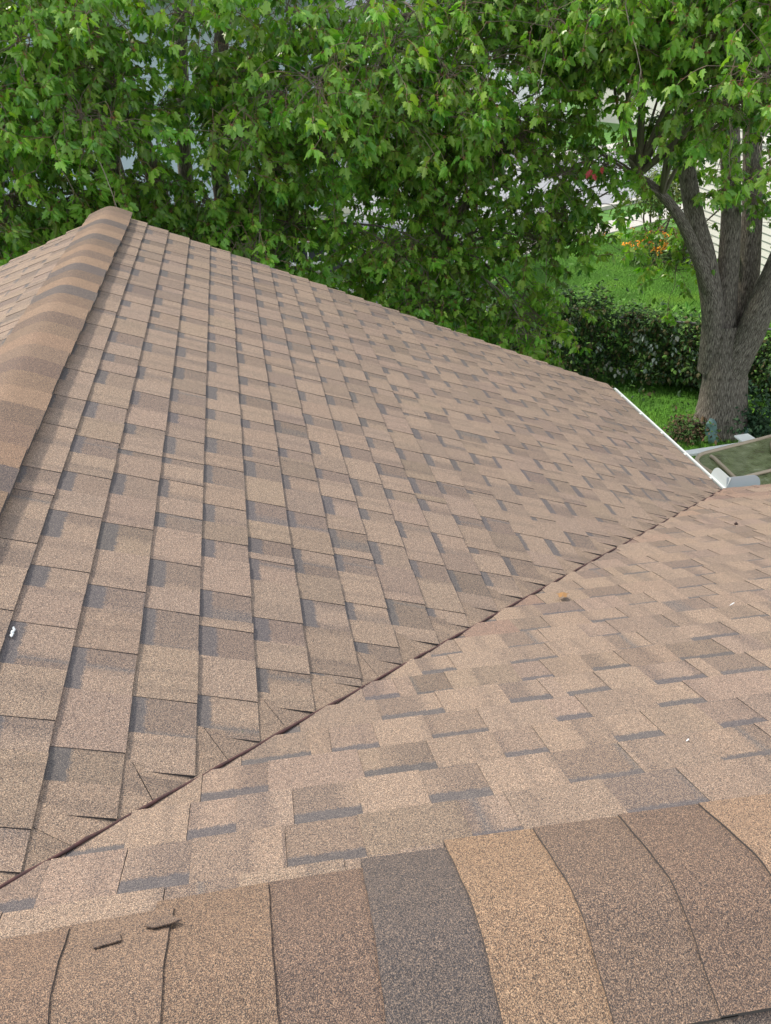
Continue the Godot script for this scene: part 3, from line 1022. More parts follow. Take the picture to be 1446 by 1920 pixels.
func build_setting() -> void:
	var grass := tiled(14, 0.012, [Color(0.035, 0.1, 0.01), Color(0.06, 0.17, 0.015), Color(0.085, 0.22, 0.02)], 0.35)
	var g := sheet("ground", [Vector2(-150, -260), Vector2(150, -260), Vector2(150, 60), Vector2(-150, 60)], GROUND, grass)
	var d := Vector2(0.855, -0.518).normalized()
	var a := Vector2(8.2, -15.75)
	var concrete := tiled(17, 0.02, [Color(0.36, 0.34, 0.31), Color(0.5, 0.48, 0.44)], 0.6)
	var asphalt := tiled(19, 0.03, [Color(0.2, 0.205, 0.22), Color(0.29, 0.295, 0.31)], 0.5, 0.75)
	var dark_asphalt := tiled(20, 0.03, [Color(0.07, 0.07, 0.08), Color(0.13, 0.13, 0.14)], 0.5, 0.8)
	sheet("sidewalk", strip(a, d, -0.15, 0.85, -30, 40), GROUND + 0.03, concrete, 0.03)
	sheet("road", strip(a, d, 2.2, 9.4, -60, 90), GROUND + 0.004, asphalt)
	sheet("kerb", strip(a, d, 2.0, 2.2, -60, 90), GROUND + 0.12, concrete, 0.12)
	sheet("kerb_far", strip(a, d, 9.4, 9.65, -60, 90), GROUND + 0.12, concrete, 0.12)
	sheet("sidewalk_far", strip(a, d, 10.6, 11.7, -60, 90), GROUND + 0.03, concrete, 0.03)
	sheet("driveway_far", [Vector2(8, -27), Vector2(13, -29.5), Vector2(19, -42), Vector2(11, -42)], GROUND + 0.034, dark_asphalt)
	sheet("driveway", [Vector2(3.4, -7), Vector2(4.6, -7), Vector2(6.6, -14.8), Vector2(3.4, -12.9)], GROUND + 0.02, dark_asphalt)
	var pale_blue := mat(Color(0.42, 0.5, 0.56), 0.6)
	var cream := mat(Color(0.62, 0.58, 0.47), 0.7)
	var white := mat(Color(0.74, 0.74, 0.72), 0.5)
	var off := mat(Color(0.66, 0.65, 0.6), 0.6)
	var dark := mat(Color(0.05, 0.05, 0.055), 0.8)
	var grey_roof := tiled(23, 0.05, [Color(0.1, 0.11, 0.14), Color(0.18, 0.19, 0.23)], 0.6)
	var glass := mat(Color(0.02, 0.025, 0.03), 0.08)
	# pale blue house behind the left maple
	var h := thing("house", "pale blue sided house behind the left maple, mostly hidden by leaves", "house")
	var o := Vector3(3.2, GROUND, -14.6)
	siding_wall(h, o + Vector3(0, 1.5, 0), Vector3(-1, 0, 0), 13.0, 4.4, 0.17, pale_blue)
	var base := Bag.new()
	base.box(Transform3D(Basis(), Vector3(-3.3, GROUND + 0.72, -14.8)), Vector3(13.0, 1.44, 0.3))
	base.box(Transform3D(Basis(), Vector3(-3.3, GROUND + 2.8, -18.2)), Vector3(12.9, 5.6, 6.4))
	obj("wall", base, dark, h)
	var band := Bag.new()
	band.box(Transform3D(Basis(), Vector3(-3.3, GROUND + 1.47, -14.5)), Vector3(13.1, 0.13, 0.2), Color.WHITE, 0.01)
	obj("sill_board", band, cream, h)
	for x: float in [2.0, -0.4, -2.6, -5.2, -7.8]: window(h, Vector3(x, GROUND + 0.78, -14.62), Vector3(-1, 0, 0), 1.3, 1.05, white, glass, 3)
	for x: float in [1.6, -1.8, -5.6]: window(h, Vector3(x, GROUND + 4.0, -14.58), Vector3(-1, 0, 0), 1.0, 1.5, white, glass, 2)
	var post := Bag.new()
	post.box(Transform3D(Basis(), Vector3(3.15, GROUND + 2.9, -14.55)), Vector3(0.18, 5.8, 0.18), Color.WHITE, 0.01)
	obj("corner_board", post, white, h)
	gable_roof(h, Vector3(-3.3, GROUND + 5.85, -17.5), Vector3(1, 0, 0), 14, 3.9, 1.7, grey_roof)
	# white house beyond the right maple
	var w := thing("house", "white sided house behind the big maple trunk at right", "house")
	siding_wall(w, Vector3(11.4, GROUND + 0.3, -13.9), Vector3(0, 0, 1), 13.0, 5.2, 0.15, off)
	var fb := Bag.new()
	fb.box(Transform3D(Basis(), Vector3(11.52, GROUND + 0.15, -7.4)), Vector3(0.2, 0.3, 13.0))
	obj("foundation", fb, white, w)
	var wb := Bag.new()
	wb.box(Transform3D(Basis(), Vector3(15.6, GROUND + 2.75, -7.4)), Vector3(8.0, 5.5, 12.96))
	obj("wall", wb, off, w)
	var cb := Bag.new()
	cb.box(Transform3D(Basis(), Vector3(11.37, GROUND + 2.9, -13.93)), Vector3(0.14, 5.3, 0.14), Color.WHITE, 0.01)
	obj("corner_board", cb, white, w)
	for z: float in [-11.4, -6.2]: window(w, Vector3(11.42, GROUND + 3.7, z), Vector3(0, 0, 1), 1.0, 1.4, white, glass)
	gable_roof(w, Vector3(15.5, GROUND + 5.5, -7.4), Vector3(0, 0, 1), 13.8, 4.7, 2.2, grey_roof)
	build_far_house(Vector3(12, GROUND, -46), 0.2, 13, 8, 4.6, white, grey_roof, "white house with slate grey roof across the road, behind the maples", white, glass)
	build_far_house(Vector3(29, GROUND, -46), 0.35, 13, 8, 5.2, off, grey_roof, "off-white house at the far right across the road", white, glass)
	build_far_house(Vector3(-5, GROUND, -42), -0.1, 12, 8, 5.0, cream, grey_roof, "cream house at the far left behind the pale blue one", white, glass)

func build_trees() -> void:
	rng.seed = 9
	var r := RandomNumberGenerator.new()
	r.seed = 12
	var sprigs := []
	for i in 5: sprigs.append(make_sprig(r, 11 + i, 0.17 + 0.025 * i, 0.086))
	# the multi-stemmed maple behind the gable
	var t := thing("maple_tree", "multi-stemmed maple behind the roof peak, its leaves filling the upper left", "tree")
	var stems := []
	var root := Vector3(0.0, GROUND, -5.1)
	for s: Array in [
		[Vector3(-0.55, -2.2, -4.7), Vector3(-0.7, -0.5, -4.5), Vector3(-0.86, 0.7, -4.6), Vector3(-1.2, 2.6, -4.4), 0.2],
		[Vector3(-0.2, -2.4, -4.8), Vector3(-0.26, -0.5, -4.6), Vector3(-0.5, 0.5, -4.5), Vector3(-1.0, 2.2, -3.8), 0.15],
		[Vector3(0.05, -2.4, -5.1), Vector3(0.06, -0.4, -4.9), Vector3(0.16, 0.8, -5.0), Vector3(0.4, 3.0, -5.2), 0.12],
		[Vector3(0.35, -2.6, -4.8), Vector3(0.48, -1.0, -4.4), Vector3(0.49, 0.2, -4.4), Vector3(0.9, 2.4, -4.5), 0.17]]:
		stem("trunk", t, [root + Vector3(s[0].x * 0.4, 0, 0.1), s[0], s[1], s[2], s[3]], s[4], 0.06, 0.07, stems.size())
		for k in 4: stems.append((s[1] as Vector3).lerp(s[3], k / 3.0))
	stem("limb", t, [Vector3(0.5, -0.9, -4.4), Vector3(0.86, -0.45, -4.3), Vector3(1.36, -0.02, -4.1), Vector3(1.84, 0.48, -4.0), Vector3(2.4, 1.3, -4.0)], 0.075, 0.03, 0.0, 31)
	stem("limb", t, [Vector3(0.55, 0.6, -4.4), Vector3(1.6, 1.05, -4.2), Vector3(3.1, 1.27, -3.97), Vector3(4.2, 1.5, -3.6)], 0.07, 0.025, 0.0, 33)
	stem("limb", t, [Vector3(-0.75, -0.3, -4.5), Vector3(-1.4, 0.15, -4.0), Vector3(-2.2, 0.3, -3.4)], 0.06, 0.02, 0.0, 35)
	for p in [Vector3(1.0, -0.3, -4.3), Vector3(1.84, 0.48, -4), Vector3(2.4, 1.3, -4), Vector3(3.1, 1.27, -3.97), Vector3(-1.5, 0.2, -3.9), Vector3(1.2, -0.9, -4.2)]: stems.append(p)
	crown(t, [
		[Vector3(-1.9, 1.1, -3.4), Vector3(1.9, 1.6, 1.9), 34],
		[Vector3(0.2, 0.9, -2.9), Vector3(1.6, 1.2, 1.5), 29],
		[Vector3(1.9, 0.8, -3.0), Vector3(1.3, 1.1, 1.4), 24],
		[Vector3(-1.8, -1.0, -3.0), Vector3(1.3, 0.8, 1.3), 15],
		[Vector3(0.9, -0.9, -3.2), Vector3(1.1, 0.6, 1.0), 6],
		[Vector3(0.1, -0.5, -3.5), Vector3(1.1, 0.35, 0.7), 10],
		[Vector3(-1.7, -0.6, -3.2), Vector3(1.0, 0.4, 0.8), 5],
		[Vector3(0.0, -1.2, -4.0), Vector3(2.0, 0.7, 0.8), 8],
		[Vector3(2.2, -0.9, -3.8), Vector3(1.0, 0.8, 1.0), 9],
		[Vector3(0.2, 3.6, -4.4), Vector3(4.0, 1.8, 3.0), 40]], stems, sprigs, 34, 300)
	# the middle maple, whose low sprays hang over the eave
	var m := thing("maple_tree", "slender maple at centre whose low sprays hang past the gable edge", "tree")
	stem("trunk", m, [Vector3(3.6, GROUND, -6.4), Vector3(3.5, -2.2, -6.2), Vector3(3.3, -0.4, -5.9), Vector3(3.2, 2.6, -5.2)], 0.13, 0.05, 0.06, 41)
	stem("limb", m, [Vector3(3.45, -1.2, -6.0), Vector3(3.2, -1.0, -5.0), Vector3(3.0, -1.2, -4.0)], 0.05, 0.02, 0.0, 43)
	var ms := [Vector3(3.3, -0.4, -5.9), Vector3(3.25, 1.0, -5.6), Vector3(3.2, 2.2, -5.2), Vector3(3.2, -1.0, -5.0), Vector3(3.0, -1.2, -4.0), Vector3(3.4, -1.4, -6.1)]
	crown(m, [
		[Vector3(3.5, 0.9, -3.3), Vector3(1.1, 0.95, 1.3), 26],
		[Vector3(2.9, -0.3, -3.6), Vector3(0.75, 0.8, 0.9), 10],
		[Vector3(2.7, -1.6, -3.9), Vector3(0.9, 0.6, 0.8), 8],
		[Vector3(3.7, -2.1, -3.6), Vector3(0.7, 0.35, 0.7), 5],
		[Vector3(3.4, -1.2, -5.4), Vector3(1.0, 0.9, 0.9), 6],
		[Vector3(4.0, -0.95, -3.7), Vector3(0.7, 0.4, 0.6), 4],
		[Vector3(3.4, 3.2, -4.6), Vector3(1.8, 1.4, 1.8), 14]], ms, sprigs, 32, 300)
	# a few leaves that have turned early
	var red := mat(Color(0.36, 0.03, 0.035), 0.5)
	for i in 4:
		var dirv := Vector3(rng.randf_range(-0.7, 0.7), -0.8, rng.randf_range(0.0, 0.6)).normalized()
		var side := dirv.cross(Vector3(0.2, 0.3, 1)).normalized()
		var rb := Bag.new()
		leaf_into(rb, Transform3D(Basis(side, dirv, side.cross(dirv)).scaled(Vector3.ONE * 0.07), Vector3(4.12, -0.1, -2.35) + Vector3(rng.randfn() * 0.05, rng.randfn() * 0.05, rng.randfn() * 0.03)), Color.WHITE, 0)
		var o := obj("leaf", rb, red, m)
		o.set_meta("label", "red leaf turned early on a hanging spray")
	# the big maple at right
	var b := thing("maple_tree", "big old maple at right with thick forked grey trunk rising from the lawn", "tree")
	stem("trunk", b, [Vector3(7.29, GROUND - 0.1, -4.35), Vector3(7.26, -3.5, -4.38), Vector3(7.22, -3.0, -4.45), Vector3(7.18, -2.55, -4.5)], 0.33, 0.25, 0.16, 51)
	stem("trunk", b, [Vector3(7.2, -2.9, -4.45), Vector3(7.12, -2.3, -4.5), Vector3(6.95, -1.1, -4.5), Vector3(6.69, 0.4, -4.6), Vector3(6.4, 2.5, -4.8)], 0.16, 0.09, 0.0, 52)
	stem("trunk", b, [Vector3(7.05, -3.2, -4.5), Vector3(6.92, -2.4, -4.45), Vector3(6.64, -1.57, -4.45), Vector3(6.41, -1.0, -4.5), Vector3(6.2, -0.2, -4.6), Vector3(5.9, 1.2, -4.6)], 0.17, 0.08, 0.0, 53)
	stem("trunk", b, [Vector3(7.33, -3.0, -4.5), Vector3(7.46, -2.2, -4.6), Vector3(7.3, -0.77, -4.7), Vector3(6.95, 1.0, -4.8), Vector3(6.7, 2.6, -4.8)], 0.16, 0.09, 0.0, 55)
	stem("limb", b, [Vector3(7.28, -3.2, -4.3), Vector3(7.38, -2.6, -4.22), Vector3(7.48, -1.95, -4.15), Vector3(7.66, -1.1, -4.05), Vector3(8.1, 0.2, -3.9)], 0.2, 0.14, 0.0, 57)
	stem("limb", b, [Vector3(6.82, -2.1, -4.4), Vector3(6.18, -1.16, -4.2), Vector3(5.74, -0.71, -4.1), Vector3(5.35, -0.47, -4.0)], 0.09, 0.04, 0.0, 59)
	var bs := [Vector3(6.9, -0.8, -4.5), Vector3(6.69, 0.4, -4.6), Vector3(6.4, 2.3, -4.8), Vector3(6.2, -0.2, -4.6), Vector3(5.9, 1.2, -4.6), Vector3(7.0, 0.6, -4.8), Vector3(7.8, -0.4, -4.0), Vector3(5.74, -0.71, -4.1), Vector3(5.35, -0.47, -4.0)]
	crown(b, [
		[Vector3(5.0, 1.2, -1.2), Vector3(1.3, 0.75, 1.3), 26],
		[Vector3(4.8, 1.3, -3.0), Vector3(1.2, 1.0, 1.3), 22],
		[Vector3(4.2, -0.3, -3.3), Vector3(0.8, 0.3, 0.8), 3],
		[Vector3(4.3, -0.9, -3.6), Vector3(0.5, 0.3, 0.6), 2],
		[Vector3(6.5, 1.7, -2.9), Vector3(1.5, 0.7, 1.3), 18],
		[Vector3(6.0, 0.2, -4.4), Vector3(1.1, 0.7, 0.8), 5],
		[Vector3(6.4, -1.4, -4.5), Vector3(0.9, 0.9, 0.6), 2],
		[Vector3(7.3, -0.8, -4.0), Vector3(0.9, 0.9, 0.8), 2],
		[Vector3(6.6, 3.4, -3.6), Vector3(3.4, 1.8, 3.2), 40]], bs, sprigs, 34, 300)

func scatter(parent: Node3D, called: String, mesh: Mesh, n: int, pick: Callable, lo := 0.8, hi := 1.2) -> void:
	var xf := []
	var cols := []
	var patches := FastNoiseLite.new()
	patches.seed = 6
	patches.frequency = 0.6
	for i in n:
		var p: Vector3 = pick.call()
		var s := rng.randf_range(lo, hi)
		xf.append(Transform3D(Basis(Vector3.UP, rng.randf() * TAU).scaled(Vector3.ONE * s), p))
		var patch := patches.get_noise_2d(p.x, p.z)
		var t := rng.randf_range(0.7, 1.25) * (1.0 + 0.4 * patch)
		cols.append(Color(t * rng.randf_range(0.9, 1.1) * (1.0 + 0.5 * maxf(patch, 0.0)), t, t))
	copies(called, mesh, xf, cols, parent)

func blade_mesh(r: RandomNumberGenerator, n: int, h: float, spread: float, col: Color) -> ArrayMesh:
	var b := Bag.new()
	for i in n:
		var a := r.randf() * TAU
		var p := Vector3(r.randf_range(-1, 1), 0, r.randf_range(-1, 1)) * spread
		var lean := Vector3(cos(a), 0, sin(a)) * h * r.randf_range(0.2, 0.7)
		var side := Vector3(-sin(a), 0, cos(a)) * h * 0.09
		var hh := h * r.randf_range(0.6, 1.2)
		var c := col * r.randf_range(0.7, 1.3)
		b.flat(p - side, p + side, p + lean * 0.4 + Vector3.UP * hh * 0.6 + side * 0.7, Vector3.UP, Vector2.ZERO, Vector2.ZERO, Vector2.ZERO, c)
		b.flat(p + lean * 0.4 + Vector3.UP * hh * 0.6 + side * 0.7, p + lean * 0.4 + Vector3.UP * hh * 0.6 - side * 0.7, p + lean + Vector3.UP * hh, Vector3.UP, Vector2.ZERO, Vector2.ZERO, Vector2.ZERO, c)
	return mesh_of([b], [far_leaf_mat])

func build_yard() -> void:
	var r := RandomNumberGenerator.new()
	r.seed = 44
	rng.seed = 45
	# grass
	var lawn := Node3D.new()
	lawn.name = "lawn_grass"
	add_child(lawn)
	lawn.set_meta("kind", "stuff")
	tag(lawn, "short green grass of the back yard and the lawn by the road", "grass")
	scatter(lawn, "near_blades", blade_mesh(r, 14, 0.05, 0.07, Color(0.095, 0.26, 0.02)), 16000, func(): return Vector3(rng.randf_range(4.0, 11.0), GROUND, rng.randf_range(-6.5, -1.0)))
	scatter(lawn, "far_blades", blade_mesh(r, 24, 0.04, 0.13, Color(0.095, 0.26, 0.02)), 26000, func():
		var p := Vector3(rng.randf_range(6.5, 13.0), GROUND, rng.randf_range(-17.5, -7.5))
		if p.z < -15.3 - (p.x - 8.2) * 0.606 + 0.4: p.z = -10.0 - rng.randf() * 4.0
		return p)
	# vine-covered fence
	var f := thing("vine_fence", "wire fence overgrown with dark vines between the lawn and the yard", "fence")
	var metal := mat(Color(0.2, 0.2, 0.19), 0.5, 0.6)
	var a := Vector3(3.2, GROUND, -8.4)
	var dir := Vector3(0.884, 0, 0.467)
	for i in 7:
		var p := Bag.new()
		p.tube([a + dir * i * 1.7, a + dir * i * 1.7 + Vector3.UP * 1.1], [0.03, 0.03], 8, Color.WHITE, true)
		obj("post", p, metal, f)
	var rail := Bag.new()
	rail.tube([a + Vector3.UP * 1.05, a + dir * 10.2 + Vector3.UP * 1.05], [0.02, 0.02], 6, Color.WHITE, true)
	obj("rail", rail, metal, f)
	var vine_cols := [Color(0.03, 0.075, 0.02), Color(0.045, 0.11, 0.025), Color(0.02, 0.05, 0.02), Color(0.09, 0.19, 0.03), Color(0.1, 0.22, 0.03), Color(0.09, 0.08, 0.03)]
	var heights := FastNoiseLite.new()
	heights.seed = 8
	heights.frequency = 0.45
	for k in 3:
		scatter(f, "vines", tuft_mesh(r, 24, 0.17, [0.062, 0.055, 0.075][k], [1, 3, 2][k], vine_cols, far_leaf_mat), 760, func():
			var x := rng.randf_range(-0.3, 10.4)
			var top := 1.05 + 0.45 * heights.get_noise_1d(x) + 0.3 * heights.get_noise_1d(x * 3.7 + 50.0)
			var h := pow(rng.randf(), 0.75) * top
			var bulge := heights.get_noise_2d(x * 1.6, h * 2.0 + 20.0) * 0.45
			return a + dir * x + Vector3(0, h, 0) + Vector3(-0.467, 0, 0.884) * (bulge + rng.randfn() * (0.14 + 0.14 * maxf(1.2 - h, 0.0))), 0.6, 1.3)
	scatter(f, "shoots", tuft_mesh(r, 9, 0.13, 0.07, 3, vine_cols, far_leaf_mat, -0.3), 150, func():
		var x := rng.randf_range(-0.3, 9.0)
		return a + dir * x + Vector3(0, 0.9 + absf(rng.randfn()) * 0.38, 0) + Vector3(-0.467, 0, 0.884) * rng.randfn() * 0.22)
	scatter(f, "pale_leaves", tuft_mesh(r, 5, 0.06, 0.07, 1, [Color(0.42, 0.46, 0.42), Color(0.5, 0.52, 0.48)], far_leaf_mat, 1.5), 46, func():
		return a + dir * rng.randf_range(1.0, 5.5) + Vector3(-0.467, 0, 0.884) * 0.32 + Vector3(0, rng.randf_range(0.25, 1.0), 0))
	# bright weeds behind the fence
	var wd := thing("weed_clump", "tall bright green weeds growing behind the vine fence", "plant")
	scatter(wd, "leaves", tuft_mesh(r, 22, 0.2, 0.13, 3, [Color(0.1, 0.26, 0.03), Color(0.07, 0.2, 0.03)], far_leaf_mat, -0.5), 150, func():
		return Vector3(7.4, GROUND, -7.2) + dir * rng.randf_range(-1.8, 1.5) + Vector3(0, pow(rng.randf(), 1.4) * 1.0, rng.randfn() * 0.3))
	# shrubs by the white house
	var fl := thing("flower_bush", "low bush covered in orange flowers at the edge of the far lawn", "flowers", Vector3(10.6, GROUND, -13.8))
	scatter(fl, "leaves", tuft_mesh(r, 24, 0.16, 0.07, 3, [Color(0.05, 0.11, 0.03), Color(0.08, 0.16, 0.03)], far_leaf_mat), 60, func(): return Vector3(rng.randfn() * 0.34, absf(rng.randfn()) * 0.22 + 0.1, rng.randfn() * 0.3))
	scatter(fl, "flowers", tuft_mesh(r, 9, 0.06, 0.06, 1, [Color(0.85, 0.3, 0.01), Color(0.8, 0.42, 0.02), Color(0.8, 0.2, 0.01)], far_leaf_mat), 36, func(): return Vector3(rng.randfn() * 0.34, absf(rng.randfn()) * 0.2 + 0.4, rng.randfn() * 0.3 + 0.1))
	var st := thing("garden_tree", "small round-headed garden tree on thin stems by the white house corner", "tree", Vector3(11.0, GROUND, -14.6))
	for i in 4:
		var b := Bag.new()
		b.tube(curve(Vector3(i * 0.09 - 0.13, 0, 0), Vector3((i - 1.5) * 0.28, 1.15, rng.randf_range(-0.2, 0.2)), 0.0, 5, 0.04), taper(0.035, 0.02, 5), 7, Color(0.12, 0.1, 0.08))
		obj("trunk", b, twig_mat, st)
	scatter(st, "crown", tuft_mesh(r, 26, 0.17, 0.075, 3, [Color(0.1, 0.18, 0.03), Color(0.16, 0.22, 0.04), Color(0.06, 0.13, 0.03)], far_leaf_mat), 170, func():
		var d := Vector3(rng.randfn(), rng.randfn(), rng.randfn()).normalized() * pow(rng.randf(), 0.4)
		return Vector3(0, 1.55, 0) + d * Vector3(0.75, 0.55, 0.7))
	var sh := thing("shrub", "dark green rounded shrub under the small garden tree", "shrub", Vector3(11.6, GROUND, -13.9))
	scatter(sh, "leaves", tuft_mesh(r, 26, 0.17, 0.08, 3, [Color(0.03, 0.08, 0.02), Color(0.05, 0.11, 0.025)], far_leaf_mat), 90, func():
		var d := Vector3(rng.randfn(), absf(rng.randfn()), rng.randfn()).normalized() * pow(rng.randf(), 0.4)
		return d * Vector3(0.6, 0.9, 0.9))
	# ivy at the foot of the big maple
	for k in 2:
		var iv := thing("ivy_patch", ["dark ivy at the right foot of the big maple trunk", "weeds and brown leaves at the left foot of the big maple trunk"][k], "plant", [Vector3(7.62, GROUND, -4.1), Vector3(6.72, GROUND, -4.2)][k])
		scatter(iv, "leaves", tuft_mesh(r, 20, 0.1, 0.06, [1, 3][k], [[Color(0.02, 0.06, 0.025), Color(0.03, 0.08, 0.03)], [Color(0.05, 0.12, 0.02), Color(0.12, 0.08, 0.04)]][k], far_leaf_mat), 70, func(): return Vector3(rng.randfn() * 0.16, absf(rng.randfn()) * [0.24, 0.1][k] + 0.03, rng.randfn() * 0.16))
	# bluish plastic pieces stood in the ground by the trunk
	var teal := mat(Color(0.2, 0.33, 0.33, 0.62), 0.3)
	teal.transparency = BaseMaterial3D.TRANSPARENCY_ALPHA
	for k in 2:
		var g := Bag.new()
		var hh := [0.42, 0.2][k] as float
		var rows := []
		for i in 9:
			var s := i / 8.0
			var w := (0.075 + 0.035 * sin(s * 2.6)) * sqrt(maxf(1.0 - pow(s, 5), 0.0)) * (1.0 if k == 0 else 0.8)
			var row := []
			for j in 7:
				var x := (j / 6.0 - 0.5) * 2.0
				row.append(Vector3(x * w, s * hh, 0.05 * (1.0 - x * x) + 0.01 * sin(s * 9.0 + x)))
			rows.append(row)
		for off: float in [0.0, -0.006]:
			for i in 8:
				for j in 6:
					var o := Vector3(0, 0, off)
					var p: Vector3 = rows[i][j]; var q: Vector3 = rows[i][j + 1]; var u: Vector3 = rows[i + 1][j + 1]; var v: Vector3 = rows[i + 1][j]
					g.quad(p + o, q + o, u + o, v + o, (q - p).cross(v - p).normalized() * (1.0 if off == 0.0 else -1.0))
		var node := obj("plastic_guard", g, teal)
		node.transform = Transform3D(Basis(Vector3.UP, [0.3, -0.3][k]) * Basis(Vector3(0, 0, 1), [0.28, 0.15][k]) * Basis(Vector3(1, 0, 0), -0.15), [Vector3(7.0, GROUND - 0.02, -3.97), Vector3(7.5, GROUND - 0.02, -4.0)][k])
		tag(node, ["taller bluish translucent plastic guard stuck in the grass left of the trunk", "short bluish translucent plastic guard in the ivy right of the trunk"][k], "garden guard")
	build_table()

func rounded(w: float, d: float, r: float, n: int) -> Array:
	var pts := []
	for k in 4:
		var c := Vector2([w - r, w - r, r, r][k], [r, d - r, d - r, r][k])
		for i in n + 1:
			var a := -PI / 2 + k * PI / 2 + i * PI / 2 / n
			pts.append(c + Vector2(cos(a), sin(a)) * r)
	return pts

func build_table() -> void:
	var tanm := mat(Color(0.42, 0.33, 0.24), 0.4)
	var t := thing("patio_table", "tan tubular patio table frame with dimpled obscure glass top below the eave", "table", Vector3(5.585, GROUND, -2.25), 0.266)
	var y := 0.72
	var W := 1.7
	var D := 1.15
	var ring := []
	for q: Vector2 in rounded(W, D, 0.3, 10): ring.append(Vector3(q.x, y, q.y))
	ring.append(ring[0])
	ring.append(ring[1])
	var b := Bag.new()
	var rr := []
	for i in ring.size(): rr.append(0.027)
	b.tube(ring, rr, 10)
	obj("rim", b, tanm, t)
	var g := Bag.new()
	var c := Vector3(W * 0.5, y, D * 0.5)
	var poly := rounded(W - 0.03, D - 0.03, 0.29, 10)
	for off: float in [0.004, -0.004]:
		for i in poly.size():
			var p := Vector3(poly[i].x + 0.015, y + off, poly[i].y + 0.015)
			var q := Vector3(poly[(i + 1) % poly.size()].x + 0.015, y + off, poly[(i + 1) % poly.size()].y + 0.015)
			g.flat(c + Vector3.UP * off, p, q, Vector3.UP * signf(off), Vector2(c.x, c.z), Vector2(p.x, p.z), Vector2(q.x, q.z))
	var gm := mat(Color(0.8, 0.84, 0.7, 0.92), 0.3)
	gm.transparency = BaseMaterial3D.TRANSPARENCY_ALPHA
	gm.albedo_texture = noise_tex(71, 0.009, [Color(0.1, 0.085, 0.04, 0.9), Color(0.17, 0.19, 0.08, 0.88), Color(0.26, 0.29, 0.15, 0.85), Color(0.33, 0.35, 0.2, 0.85), Color(0.62, 0.66, 0.55, 0.8)], 512, 512)
	var nt := noise_tex(72, 0.06, [Color.BLACK, Color.WHITE])
	nt.color_ramp = null
	nt.as_normal_map = true
	nt.bump_strength = 10.0
	gm.normal_enabled = true
	gm.normal_texture = nt
	obj("glass_top", g, gm, t)
	# the bowed braces that lie over the glass
	for k in 2:
		var br := Bag.new()
		var pts: Array
		if k == 0: pts = [Vector3(0.27, y + 0.02, 0.12), Vector3(0.25, y + 0.03, 0.2), Vector3(0.16, y + 0.035, 0.46), Vector3(0.07, y + 0.03, 0.76)]
		else: pts = [Vector3(0.07, y + 0.028, 0.83), Vector3(0.1, y + 0.03, 0.76), Vector3(0.16, y + 0.033, 0.725), Vector3(0.24, y + 0.035, 0.715), Vector3(0.68, y + 0.035, 0.73), Vector3(1.5, y + 0.03, 0.76)]
		br.tube(pts, taper(0.021, 0.021, pts.size() - 1), 8, Color.WHITE, true)
		obj("brace", br, tanm, t)
	var loop := Bag.new()
	loop.tube([Vector3(1.36, y + 0.02, 0.06), Vector3(1.15, y + 0.033, 0.2), Vector3(1.02, y + 0.035, 0.34), Vector3(0.95, y + 0.035, 0.46), Vector3(0.96, y + 0.035, 0.56), Vector3(1.05, y + 0.033, 0.66)], taper(0.022, 0.022, 5), 8, Color.WHITE, true)
	obj("brace", loop, tanm, t)
	for k in 4:
		var l := Bag.new()
		var x := 0.2 if k % 2 else W - 0.2
		var z := 0.2 if k < 2 else D - 0.2
		l.tube([Vector3(x, y - 0.02, z), Vector3(x, 0.3, z), Vector3(x + (-0.08 if k % 2 else 0.08), 0.0, z)], [0.018, 0.018, 0.018], 8, Color.WHITE, true)
		obj("leg", l, tanm, t)
	# white railing with a flat post cap beyond the table
	var white := mat(Color(0.8, 0.8, 0.79), 0.45)
	var rl := thing("railing", "white vinyl railing with flat square post cap behind the patio table", "railing")
	var d := Vector3(0.994, 0, -0.106)
	var bs := Basis(d, Vector3.UP, -d.cross(Vector3.UP))
	var p0 := Vector3(5.9, -3.5, -2.6)
	var q := Bag.new()
	q.box(Transform3D(bs, p0), Vector3(1.4, 0.04, 0.11), Color.WHITE, 0.006)
	obj("top_rail", q, white, rl)
	var lo := Bag.new()
	lo.box(Transform3D(bs, p0 + Vector3(0, -0.1, 0.06)), Vector3(1.4, 0.05, 0.04), Color.WHITE, 0.006)
	obj("lower_rail", lo, white, rl)
	var ps := Bag.new()
	ps.box(Transform3D(bs, Vector3(6.66, (-3.47 + GROUND) * 0.5, -2.76)), Vector3(0.12, -3.47 - GROUND, 0.12), Color.WHITE, 0.006)
	obj("post", ps, white, rl)
	var pc := Bag.new()
	pc.box(Transform3D(bs, Vector3(6.66, -3.455, -2.76)), Vector3(0.21, 0.03, 0.21), Color.WHITE, 0.008)
	obj("post_cap", pc, white, rl)

